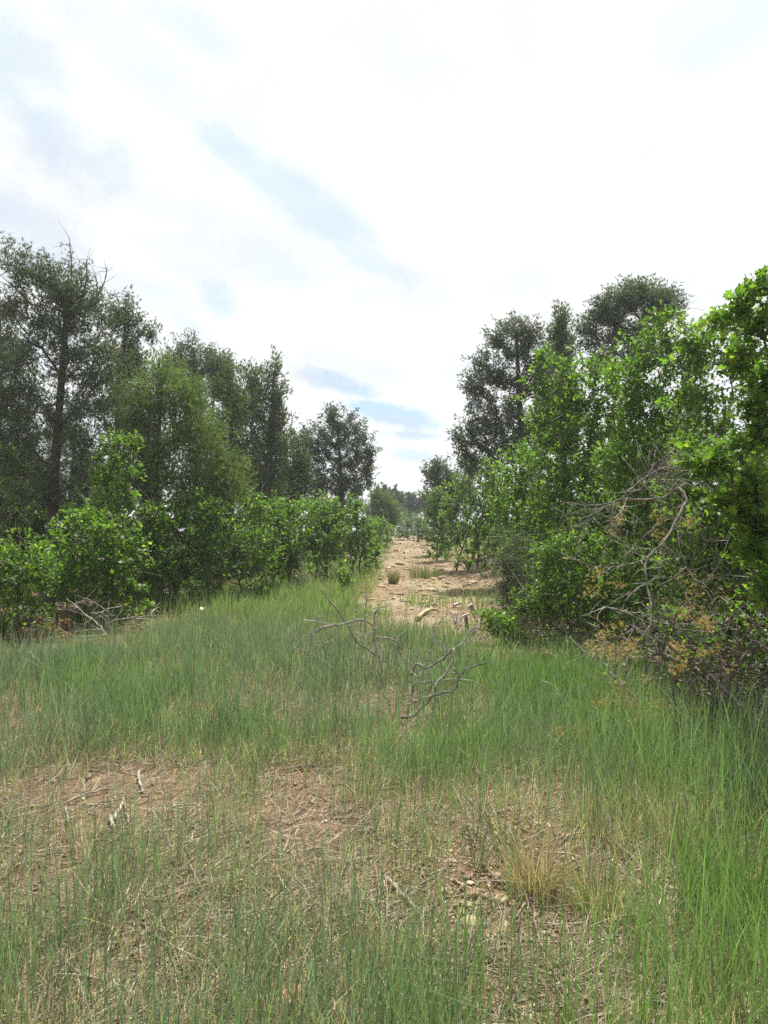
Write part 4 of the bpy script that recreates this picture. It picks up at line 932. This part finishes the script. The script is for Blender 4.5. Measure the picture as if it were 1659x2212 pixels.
# ------------------------------------------------------------------ stones
def rock_mesh(name, sx, sy, sz, seed, colr, flat=False, sub=2, rough=.18):
    r_ = np.random.default_rng(3000 + seed)
    import bmesh
    bm = bmesh.new(); bmesh.ops.create_icosphere(bm, subdivisions=sub, radius=1)
    V_ = np.array([v.co[:] for v in bm.verts]); T_ = np.array([[v.index for v in f.verts] for f in bm.faces]); bm.free()
    if flat:
        e_ = 2.6; nrm = (np.abs(V_[:, 0]) ** e_ + np.abs(V_[:, 1]) ** e_) ** (1 / e_)
        V_[:, 2] = np.sign(V_[:, 2]) * np.minimum(np.abs(V_[:, 2]) * 1.6, .75 + .1 * r_.uniform(-1, 1, len(V_)))
    planes = norm(r_.normal(size=(9, 3)))
    for p in planes:
        dd = V_ @ p; lim = r_.uniform(.50, .80); V_ -= np.maximum(dd - lim, 0)[:, None] * p
    V_ = V_ * (1 + r_.uniform(-rough, rough, (len(V_), 1)) * .35)
    V_ = V_ * np.array([sx, sy, sz]) * .5
    c_ = np.array(colr) * r_.uniform(.85, 1.12, (len(V_), 1))
    return mesh_np(name, V_, T_, c_, M_ROCK, False)
def stone(label, Z, x, y, w_, h_, colr, seed, group=None, flat=False, name='stone', zf=.7, rz=0, tilt=(0, 0), sub=2):
    p = gz(Z, x, y); s_ = p[1] / F / Z.k / 1.0416
    W_ = w_ * s_ * 1.25; Hh = h_ * s_ * 1.25
    me = rock_mesh(name, W_, W_ * .85 if not flat else W_ * .9, Hh * zf if not flat else max(Hh * .35, W_ * .12), seed, colr, flat, sub)
    ob = link(name, me); ob.location = (p[0], p[1], p[2] + (Hh * zf * .10 if not flat else .01)); ob.rotation_euler = (tilt[0], tilt[1], rz)
    return tag(ob, label, 'stone', group)
YEL = (.55, .47, .28); TAN = (.42, .30, .19); GRY = (.30, .28, .26); BRN = (.26, .18, .12); RED = (.44, .25, .16); PINK = (.42, .31, .23)
stone('largest pale yellow stone with a rusty stain in the dirt heap', ZS, 465, 1270, 200, 150, YEL, 1)
stone('round pale yellow stone, second largest in the dirt heap', ZS, 730, 1035, 135, 100, (.50, .43, .24), 2)
stone('small cream stone at the upper left rim of the dirt heap', ZS, 450, 868, 75, 50, (.58, .52, .38), 3)
stone('dark brown clod just below the small cream stone', ZS, 480, 960, 135, 100, BRN, 4)
stone('pinkish rounded stone at the top of the dirt heap', ZS, 685, 800, 115, 85, PINK, 5)
stone('grey stone touching the right side of the largest yellow stone', ZS, 600, 1260, 85, 80, GRY, 6)
stone('grey stone behind the left side of the largest yellow stone', ZS, 400, 1195, 70, 50, GRY, 7)
stone('tan oval stone right of the largest yellow stone', ZS, 765, 1265, 90, 90, (.45, .37, .27), 8)
stone('tan stone at the left fringe of the dirt heap', ZS, 20, 1370, 100, 70, TAN, 9)
stone('ochre stone in the left part of the dirt heap', ZS, 440, 1070, 100, 50, (.46, .34, .18), 10)
stone('small orange tan stone on the back slope of the dirt heap', ZS, 860, 365, 50, 40, TAN, 11)
stone('flat reddish stone catching sun at the bottom, left of centre', Z7, 430, 1530, 190, 190, (.50, .28, .18), 12, flat=True, rz=.3, tilt=(.25, .1), name='flat_stone')
stone('flat pale stone half hidden by grass at the bottom centre', Z7, 730, 1590, 150, 110, (.50, .42, .32), 13, flat=True, rz=-.3, name='flat_stone')
rng = np.random.default_rng(55)
for i in range(60):
    while True:
        x, y = rng.uniform(-60, 1500), rng.uniform(600, 1650)
        if ((x - 700) / 760) ** 2 + ((y - 1120) / 520) ** 2 < 1: break
    s_ = rng.uniform(32, 82)
    stone('small tan or grey stone in the loose dirt heap', ZS, x, y, s_, s_ * .8, [TAN, (.44, .37, .26), (.30, .25, .2), PINK, BRN, (.36, .25, .16)][i % 6], 100 + i, group='small stones in the loose dirt heap', sub=1)
# track stones
TS = 'flat stones bedded in the dirt track'
def track_stone(label, x, y, w_, h_, c, seed, group=None, **k): return stone(label, Z3, x, y, w_, h_, c, seed, group, flat=True, name='flat_stone', **k)
track_stone('pale sandstone slab at the grass edge below the left oaks', 390, 1352, 185, 60, (.48, .40, .28), 30, rz=.1, tilt=(.1, .04))
track_stone('dark tilted ledge slab under the overhanging right oak', 1140, 1235, 130, 90, (.26, .21, .17), 31, tilt=(.2, -.35))
track_stone('low sandstone ledge at the bank near the crest, right of the track', 1020, 1190, 110, 60, (.33, .25, .18), 32, tilt=(.1, -.25))
track_stone('upper slab of the sandstone outcrop on the right bank', 1440, 1350, 110, 70, (.42, .33, .22), 33, tilt=(.15, -.2))
track_stone('lower pale slab of the sandstone outcrop on the right bank', 1400, 1400, 150, 60, (.46, .36, .24), 34, tilt=(.1, -.1))
track_stone('tan flat stone left of the bunch grass in the track', 690, 1560, 85, 34, (.44, .32, .2), 35)
track_stone('pale flat stone nearest to the arched dead log', 1020, 1680, 100, 50, (.46, .36, .24), 36)
track_stone('broad shallow stone at the middle of the near track', 1040, 1622, 110, 30, (.42, .31, .2), 37)
rng = np.random.default_rng(56)
for i in range(170):
    yy = 12.5 * (50 / 12.5) ** rng.uniform(0, 1); xx = float(xc(yy) + rng.uniform(-1.1, 1.1) * tw(yy)); s_ = rng.uniform(.07, .26) * (1 + .03 * yy)
    me = rock_mesh('flat_stone', s_ * 1.3, s_ * rng.uniform(.5, .8), s_ * .30, 400 + i, [(.42, .32, .215), (.36, .25, .165), (.48, .40, .28), (.33, .27, .21)][i % 4], True, 1)
    ob = link('flat_stone', me); ob.location = (xx, yy, float(H(xx, yy)) + s_ * .03); ob.rotation_euler = (rng.uniform(-.12, .12), rng.uniform(-.12, .12), rng.uniform(0, 6))
    tag(ob, 'flat reddish tan stone bedded in the dirt track', 'stone', TS)
for i in range(26):
    yy = rng.uniform(13, 32); xx = float(xc(yy) + tw(yy) + rng.uniform(.1, 1.6)); s_ = rng.uniform(.12, .4)
    me = rock_mesh('flat_stone', s_, s_ * .7, s_ * .28, 600 + i, [(.42, .32, .22), (.36, .27, .19), (.30, .25, .2)][i % 3], True, 1)
    ob = link('flat_stone', me); ob.location = (xx, yy, float(H(xx, yy)) + s_ * .05); ob.rotation_euler = (rng.uniform(-.2, .2), -.25 + rng.uniform(-.15, .15), rng.uniform(-.6, .6))
    tag(ob, 'sandstone fragment weathering out of the right bank', 'stone', 'sandstone fragments in the right bank')

# gravel: uncountable
def gravel():
    global rng
    rng = np.random.default_rng(88)
    ico = np.array([(0, 0, 1), (.9, 0, .1), (-.3, .85, .1), (-.6, -.7, .05), (.3, -.9, 0), (.5, .7, -.1), (0, 0, -.6)], float)
    tri = np.array([(0, 1, 5), (0, 5, 2), (0, 2, 3), (0, 3, 4), (0, 4, 1), (6, 5, 1), (6, 2, 5), (6, 3, 2), (6, 4, 3), (6, 1, 4)])
    n = 8200; k = 3000
    x = np.concatenate([rng.normal(.48, .36, k), np.zeros(n)]); y = np.concatenate([rng.normal(3.2, .42, k), np.zeros(n)])
    yy = 2.2 * (45 / 2.2) ** (rng.uniform(0, 1, n) ** 1.25) ; xx = np.where(yy > 11, xc(yy) + rng.normal(0, .75, n) * tw(yy), rng.uniform(-.6, .6, n) * yy)
    x[k:] = xx; y[k:] = yy
    s = np.concatenate([rng.uniform(.004, .016, k) * rng.uniform(.5, 1.2, k), rng.uniform(.004, .016, n) * (1 + .05 * yy)])
    z = H(x, y) + s * .25; N = n + k
    ax = rdir(N); X = norm(np.cross(ax, rdir(N))); Zz = np.cross(X, ax)
    V_, T_ = stamp(ico * np.array([1, .8, .7]), tri, np.stack([x, y, z], 1), X, ax, Zz, s)
    pal = np.array([TAN, (.32, .235, .16), (.40, .33, .24), (.27, .23, .19), (.28, .19, .13), (.42, .36, .27), (.30, .22, .15)])
    c_ = pal[rng.integers(7, size=N)] * rng.uniform(.75, 1.15, (N, 1))
    tag(link('gravel', mesh_np('gravel', V_, T_, np.repeat(c_, 7, 0), M_ROCK)), 'small loose stones over the track and the dirt heap', None, None, 'stuff')
gravel()

# weathered stump beside the track
def stump():
    global rng
    rng = np.random.default_rng(66)
    p = gz(Z3, 1325, 1930); root = thing('weathered_stump', 'splintered stump of bleached silver wood beside the right bank', 'stump', p)
    d = p[1]; o = p
    def blk(pts, t, nm, c):
        W_ = [at(*Z3(q), d + .05 * i) for i, q in enumerate(pts)]; s_ = d / F / Z3.k / 1.0416 * .5
        V_, T_ = tube(W_, t * s_ * .72, t * s_ * .6, 5, .22, 3); link(nm, mesh_np(nm, V_ - o, T_, np.tile(c, (len(V_), 1)) * rng.uniform(.5, 1.1, (len(V_), 1)), M_WOOD), root)
    W = np.array([.55, .52, .47])
    blk([(1330, 1935), (1330, 1860), (1320, 1780)], 42, 'stub', np.array([.16, .13, .11]))
    blk([(1385, 1960), (1385, 1900), (1375, 1870)], 46, 'stub', np.array([.22, .17, .13]))
    for q in ([(1262, 1880), (1258, 1820), (1248, 1750)], [(1240, 1840), (1234, 1790), (1226, 1750)], [(1345, 1700), (1362, 1735), (1390, 1795)], [(1360, 1690), (1378, 1722), (1400, 1770)], [(1412, 1880), (1420, 1840), (1416, 1800)],
              [(1285, 1790), (1310, 1775), (1345, 1765)], [(1278, 1860), (1285, 1820), (1282, 1785)], [(1225, 1700), (1255, 1690), (1290, 1678)]):
        blk(q, rng.uniform(22, 34), 'splinter', W)
stump()

# ------------------------------------------------------------------ grass
def grass():
    global rng
    rng = np.random.default_rng(99)
    NT = 30000
    ty = 1.7 * (58 / 1.7) ** (rng.uniform(0, 1, NT) ** .86); tx = rng.uniform(-.68, .68, NT) * (ty + .5)
    tk = rng.uniform(.05, 1, NT) ** 1.6; per = (4 + 40 * tk * np.clip(ty / 5, .6, 2)).astype(int)
    rep = np.repeat(np.arange(NT), per); N = len(rep); sg = (.018 + .055 * tk + .008 * ty)[rep]
    x = tx[rep] + rng.normal(0, 1, N) * sg; y = ty[rep] + rng.normal(0, 1, N) * sg
    hs = rng.uniform(.5, 1.35, NT)[rep]; cs0 = rng.uniform(-.35, .35, NT)[rep]; dr0 = rng.uniform(-.33, .33, NT)[rep]
    dens = .40 + .9 * ss(.42, .60, fbm(x * 1.1, y * .8, 41))
    mid = ss(3.0, 5.4, y) * ss(15, 12, y)
    dens = np.maximum(dens, (.12 + 1.35 * ss(.25, .75, fbm(x * 1.7, y * 1.1, 44))) * mid * np.where(x > -.22 * y, 1, .8))
    dens = np.maximum(dens, .9 * ss(.95, 1.25, x / (y * .36)) * (y < 5) * (1 - .3 * vn(x * 4, y * 4)))
    dens *= 1 - bare_mask(x, y)
    tr = on_track(x, y, .35); dens *= 1 - np.where(vn(x * 1.3, y * .6, 77) > .62, .72, .985) * tr
    dens *= 1 - .9 * ss(.0, .5, x - right_edge(y)) ; dens *= 1 - .97 * ss(.0, .5, left_edge(y) - x)
    dens *= 1 - .85 * ss(-1.0, -.2, x - right_edge(y)) * ss(7.2, 8.6, y)
    dens *= 1 - .93 * ss(0, .6, x - xc(y) - tw(y) + .1) * ss(11.5, 13, y)
    off = np.abs(x - xc(y)) - tw(y)
    dens = np.where(y > 14.5, np.where(x < xc(y), ss(.3, .5, fbm(x * .6, y * .5, 45)), .40 * ss(.3, .6, fbm(x * .9, y * .5, 46)) * ss(.6, 2.2, off + (y > 24) * 1.5)) * ss(-.5, .5, off) * (x > left_edge(y) - 1), dens)
    keep = (rng.uniform(0, 1, N) < dens * np.where(y > 4.2, .42, .46)) & (np.abs(x) < .62 * y + .5)
    x, y = x[keep], y[keep]; hs, cs0, dr0 = hs[keep], cs0[keep], dr0[keep]; N = len(x)
    print('BLADES', N)
    dry = np.clip(.38 + .10 * ss(0, -.2, x / y) + 1.1 * (fbm(x * 1.3, y * 1.1, 51) - .5) + .18 * (y < 4.2) - .22 * ss(4.6, 6, y) - .15 * (x > .25 * y) + dr0, .05, .85)
    isdry = rng.uniform(0, 1, N) < dry
    h = np.where(isdry, rng.uniform(.07, .22, N), rng.uniform(.16, .42, N) * np.where(y < 4.3, 1.12, 1)) * (.75 + .5 * fbm(x * .8, y * .8, 53))
    h *= hs * 1.05; h *= 1 + .25 * ss(.2, .35, x / y) ; h *= np.where((y > 16), .8, 1)
    lean_a = rng.uniform(0, 2 * math.pi, N); lean = np.abs(rng.normal(0, .20, N)) + .04; lean = np.where(isdry, lean * 2.0, lean)
    arch = rng.uniform(0, 1, N) < .11; lean = np.where(arch, lean + .6, lean)
    dr = np.stack([np.cos(lean_a), np.sin(lean_a)], 1) * lean[:, None]
    wind = np.array([.03, .0]); dr = dr + wind
    wdt = np.maximum(rng.uniform(.0022, .0044, N), y * rng.uniform(.0005, .0012, N)) * np.where(isdry, .8, 1)
    b = np.stack([x, y, H(x, y) - .01], 1)
    rot = rng.uniform(0, math.pi, N); side = np.stack([np.cos(rot), np.sin(rot) * .6, np.zeros(N)], 1) * wdt[:, None]
    def pt(t): 
        return b + np.stack([dr[:, 0] * h * t ** 1.8, dr[:, 1] * h * t ** 1.8, h * (t - .22 * np.minimum(lean, 1.2) * t * t)], 1)
    p1, p2, p3 = pt(.4), pt(.75), pt(1.0)
    hd = (.33 + .75 * ((rng.uniform(0, 1, N) < .10) & isdry & (y < 8)))[:, None]
    V_ = np.stack([b - side * .5, b + side * .5, p1 - side * .5, p1 + side * .5, p2 - side * hd, p2 + side * hd, p3], 1).reshape(-1, 3)
    t_ = np.array([(0, 1, 3), (0, 3, 2), (2, 3, 5), (2, 5, 4), (4, 5, 6)])
    T_ = t_[None] + (np.arange(N) * 7)[:, None, None]
    T_ = np.concatenate([T_[y < 8].reshape(-1, 3), (np.array([(0, 1, 3), (0, 3, 2), (2, 3, 6)])[None] + (np.arange(N)[y >= 8] * 7)[:, None, None]).reshape(-1, 3)])
    blue, green, yg, straw = np.array([.135, .195, .15]), np.array([.13, .235, .085]), np.array([.20, .32, .075]), np.array([.45, .385, .265])
    f = np.clip(ss(.35, .65, fbm(x * .55, y * .45, 61)) * .6 + .5 * ss(-.05, .2, x / y) - .25 * (y < 4.3) * (x / y < .35) + cs0 + rng.uniform(-.12, .12, N), 0, 1)[:, None]
    c_ = blue * (1 - f) + green * f
    g2 = np.clip(ss(9, 12.5, y) * .8 + ss(.22, .30, x / y) * .35 * (y < 6) + rng.uniform(-.2, .2, N), 0, 1)[:, None]
    c_ = c_ * (1 - g2 * .7) + yg * g2 * .7
    c_ = c_ * rng.uniform(.5, 1.5, (N, 1)); cs_ = straw * rng.uniform(.65, 1.25, (N, 1))
    c_ = np.where(isdry[:, None], cs_, c_)
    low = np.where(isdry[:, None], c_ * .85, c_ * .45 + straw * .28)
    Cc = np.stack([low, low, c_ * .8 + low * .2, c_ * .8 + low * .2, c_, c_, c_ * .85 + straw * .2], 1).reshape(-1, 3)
    tag(link('grass', mesh_np('grass', V_, T_, Cc, M_GRASS)), 'thin upright blue green and straw grass over the clearing', None, None, 'stuff')
    # straw thatch lying down between the blades
    n = 110000
    y = 1.75 * (14 / 1.75) ** rng.uniform(0, 1, n); x = rng.uniform(-.66, .66, n) * (y + .5)
    k = (rng.uniform(0, 1, n) < (.35 + .65 * fbm(x * 2, y * 2, 71)) * (1 - .8 * on_track(x, y)))
    k &= ~((np.hypot((x - .5) / .6, (y - 3.25) / .55) < 1) & (rng.uniform(0, 1, n) < .85))
    k &= ~((fbm(x * 1.1 + 5, y * 1.1, 13) > .55) & (rng.uniform(0, 1, n) < .6)); k &= rng.uniform(0, 1, n) > .25 * bare_mask(x, y)
    x, y = x[k], y[k]; n = len(x)
    an = rng.normal(.2, 1.2, n); L = rng.uniform(.05, .28, n)
    dx = norm(np.stack([np.cos(an), np.sin(an), rng.normal(.12, .28, n)], 1)); a_ = np.stack([x, y, H(x, y) + rng.uniform(.002, .02, n)], 1)
    m_ = a_ + dx * L[:, None] * .5; e_ = m_ + norm(dx + rdir(n) * .3) * L[:, None] * .5
    m_[:, 2] = np.maximum(m_[:, 2], H(m_[:, 0], m_[:, 1]) + .004); e_[:, 2] = np.maximum(e_[:, 2], H(e_[:, 0], e_[:, 1]) + .002)
    sw = np.maximum(.0028 * rng.uniform(.6, 1.4, n), y * .0006)[:, None]; sd_ = norm(np.cross(dx, rdir(n) * .5 + np.array([0, 0, 1]))) * sw * .5
    V_ = np.stack([a_ - sd_, a_ + sd_, m_ + sd_, m_ - sd_, e_], 1).reshape(-1, 3)
    t_ = np.array([(0, 1, 2), (0, 2, 3), (3, 2, 4)]); T_ = (t_[None] + (np.arange(n) * 5)[:, None, None]).reshape(-1, 3)
    pal = np.array([(.37, .295, .195), (.25, .19, .125), (.13, .095, .06), (.48, .41, .29), (.31, .27, .22), (.09, .065, .042)])
    c_ = pal[rng.integers(6, size=n)] * rng.uniform(.7, 1.2, (n, 1))
    tag(link('dry_straw', mesh_np('dry_straw', V_, T_, np.repeat(c_, 5, 0), M_STRAW)), 'matted straw of last year lying on the soil', None, None, 'stuff')
grass()

# leaf litter under and beside the oaks
def litter():
    global rng
    rng = np.random.default_rng(111)
    n = 18000
    y = 3.8 * (32 / 3.8) ** rng.uniform(0, 1, n)
    side = rng.uniform(0, 1, n) < .62
    x = np.where(side, right_edge(y) + rng.exponential(1.0, n) - .5, left_edge(y) - rng.exponential(1.1, n) + .2)
    xt = xc(y) + rng.normal(.3, 1.2, n); sel = (rng.uniform(0, 1, n) < .3) & (y > 12); x = np.where(sel, xt, x)
    s = rng.uniform(.025, .06, n) * (1 + .02 * y); p = np.stack([x, y, H(x, y) + .012], 1)
    ax = norm(rdir(n) * np.array([1, 1, .35])); X = norm(np.cross(ax, rdir(n) * .5 + np.array([0, 0, 1]))); Zz = np.cross(X, ax)
    V_, T_ = stamp(LSMALL[0], LSMALL[1], p, X, ax, Zz, s)
    pal = np.array([(.24, .16, .10), (.32, .24, .16), (.17, .11, .07), (.40, .32, .22)])
    c_ = pal[rng.integers(4, size=n)] * rng.uniform(.7, 1.2, (n, 1))
    tag(link('leaf_litter', mesh_np('leaf_litter', V_, T_, np.repeat(c_, 6, 0), M_DEADLEAF)), 'dry brown oak leaves fallen under the thickets', None, None, 'stuff')
litter()

# clumps one can tell apart
def tussock(name, label, p, n, h, spread, cols, seed, group=None, wmul=1.0, lean=.5):
    r_ = np.random.default_rng(4000 + seed); root_o = np.array(p)
    d = p[1]; an = r_.uniform(0, 6.28, n); rr = spread * r_.uniform(0, 1, n) ** .6
    b = np.stack([rr * np.cos(an), rr * np.sin(an), np.zeros(n) - .01], 1); hh = h * r_.uniform(.5, 1.1, n)
    ln = np.abs(r_.normal(0, lean, n)); dr = np.stack([np.cos(an + r_.normal(0, .5, n)), np.sin(an), np.zeros(n)], 1) * ln[:, None]
    wd = max(.003, d * .0006) * wmul; rot = r_.uniform(0, 3.14, n); sd_ = np.stack([np.cos(rot), np.sin(rot), np.zeros(n)], 1) * wd
    def pt(t): return b + dr * (hh * t ** 1.7)[:, None] + np.stack([np.zeros(n), np.zeros(n), hh * (t - .3 * np.minimum(ln, 1.3) * t * t)], 1)
    p1, p2, p3 = pt(.4), pt(.75), pt(1)
    V_ = np.stack([b - sd_ * .5, b + sd_ * .5, p1 - sd_ * .5, p1 + sd_ * .5, p2 - sd_ * .35, p2 + sd_ * .35, p3], 1).reshape(-1, 3)
    t_ = np.array([(0, 1, 3), (0, 3, 2), (2, 3, 5), (2, 5, 4), (4, 5, 6)]); T_ = (t_[None] + (np.arange(n) * 7)[:, None, None]).reshape(-1, 3)
    c_ = np.array(cols)[r_.integers(len(cols), size=n)] * r_.uniform(.75, 1.2, (n, 1))
    ob = link(name, mesh_np(name, V_, T_, np.repeat(c_, 7, 0), M_GRASS)); ob.location = tuple(p)
    return tag(ob, label, 'grass clump', group)
BG = [(.12, .17, .12), (.15, .20, .14), (.09, .14, .07), (.3, .26, .15)]; GN = [(.09, .19, .045), (.13, .235, .05), (.08, .15, .045)]; SG = [(.3, .25, .15), (.24, .2, .12), (.12, .12, .06)]
tussock('bunch_grass', 'brown tufted bunch grass alone in the middle of the track', gz(Z3, 780, 1540), 260, .38, .12, SG, 1, lean=.35)
tussock('bunch_grass', 'straw bunch grass at the foot of the right bank outcrop', gz(Z3, 1290, 1385), 160, .3, .12, [(.4, .33, .18), (.3, .25, .14)], 2)
tussock('grass_tuft', 'pale upright grass tuft growing in the centre of the track', gz(Z3, 1010, 1500), 260, .42, .45, [(.22, .24, .12), (.2, .2, .11), (.12, .17, .09)], 3, lean=.12)
tussock('grass_tuft', 'broad-bladed blue green clump at the back left of the dirt heap', gz(ZS, 790, 620), 45, .40, .05, BG, 4, wmul=1.5, lean=.5)
tussock('grass_tuft', 'smaller blue green clump leaning left beside the dirt heap', gz(ZS, 500, 730), 32, .30, .04, BG, 5, wmul=1.4, lean=.6)
tussock('grass_tuft', 'dense bright green clump at the lower right edge of the clearing', G(1600, 1990), 500, .42, .22, GN, 6, lean=.28)
tussock('grass_tuft', 'tall bright green clump below the right bank foot', G(1215, 1520), 900, .42, .28, GN, 7, lean=.3)
tussock('grass_tuft', 'tall green clump arching under the dark right oak', G(1560, 1600), 420, .5, .2, BG + GN, 8, lean=.5)
tussock('grass_tuft', 'pale broad-leaved clump with yellowish tips in the left grass', G(225, 1480), 130, .34, .35, [(.24, .30, .10), (.3, .33, .14), (.18, .25, .08)], 9, wmul=2.2, lean=.6)
tussock('grass_tuft', 'green leafy clump right of the dead brush pile', G(240, 1425), 200, .35, .4, [(.13, .2, .06), (.2, .27, .08)], 10, wmul=1.8, lean=.6)
DS = [(.40, .33, .235), (.50, .43, .32), (.30, .235, .16), (.36, .28, .19)]  # dried tan clumps below stand in for a blurred smear over the heap
tussock('bunch_grass', 'dried tan bunch grass clump standing in for a smear on the crest of the dirt heap', G(1150, 1925), 420, .26, .10, DS, 12, lean=.55)
tussock('bunch_grass', 'sparser dried straw clump standing in for the same smear, right of the tan bunch grass on the dirt heap', G(1290, 1965), 300, .24, .13, DS + GN[:1], 13, lean=.6)
tussock('bunch_grass', 'grey straw mat hanging over the grass edge left of the track', gz(Z3, 400, 1600), 420, .28, .7, [(.36, .3, .2), (.28, .23, .15)], 11, lean=.8)
# white flower
p = G(437, 1352); fl = thing('wild_flower', 'single small white flower in the grass before the left thicket', 'flower', p)
V_, T_ = tube([np.zeros(3), np.array([.01, 0, .12]), np.array([0, 0, .24])], .003, .002, 4, 0, 2); link('stem', mesh_np('stem', V_, T_, np.array([.1, .2, .06]), M_GRASS), fl)
for a_ in (0, 2.1, 4.2):
    c, s = math.cos(a_), math.sin(a_)
    V_ = np.array([(0, 0, .24), (c * .035 - s * .022, s * .035 + c * .022, .27), (c * .05, s * .05, .30), (c * .035 + s * .022, s * .035 - c * .022, .27)])
    link('petal', mesh_np('petal', V_, np.array([(0, 1, 2), (0, 2, 3)]), np.array([.85, .85, .82]), M_PETAL), fl)

def glare_veil():  # added thin volume that lifts the darks like veiling glare in the lens
    x0, x1, y0, y1, z0, z1 = -266, 268, -14, 424, -3.5, 13
    V_ = np.array([(x, y, z) for x in (x0, x1) for y in (y0, y1) for z in (z0, z1)], float)
    T_ = np.array([(0, 1, 3), (0, 3, 2), (4, 6, 7), (4, 7, 5), (0, 4, 5), (0, 5, 1), (2, 3, 7), (2, 7, 6), (0, 2, 6), (0, 6, 4), (1, 5, 7), (1, 7, 3)])
    m = D.materials.new('glare_veil'); m.use_nodes = True; t = m.node_tree; t.nodes.clear()
    v = nd(t, 'ShaderNodeVolumePrincipled'); v.inputs['Color'].default_value = (.9, .95, 1, 1); v.inputs['Density'].default_value = VEIL_DENS; v.inputs['Anisotropy'].default_value = .35
    o = nd(t, 'ShaderNodeOutputMaterial'); t.links.new(v.outputs[0], o.inputs['Volume'])
    tag(link('glare_veil', mesh_np('glare_veil', V_, T_, None, m)), 'thin bright volume added to imitate lens glare', None, None, 'stuff')
VEIL_DENS = .0011
glare_veil(); bpy.context.view_layer.update()
print('MAXZ', max((o.matrix_world @ Vector(c)).z for o in S.objects if o.type == 'MESH' and o.name != 'glare_veil' for c in o.bound_box))
print('TRIS', sum(len(o.data.polygons) for o in S.objects if o.type == 'MESH'), 'OBJ', len(S.objects))
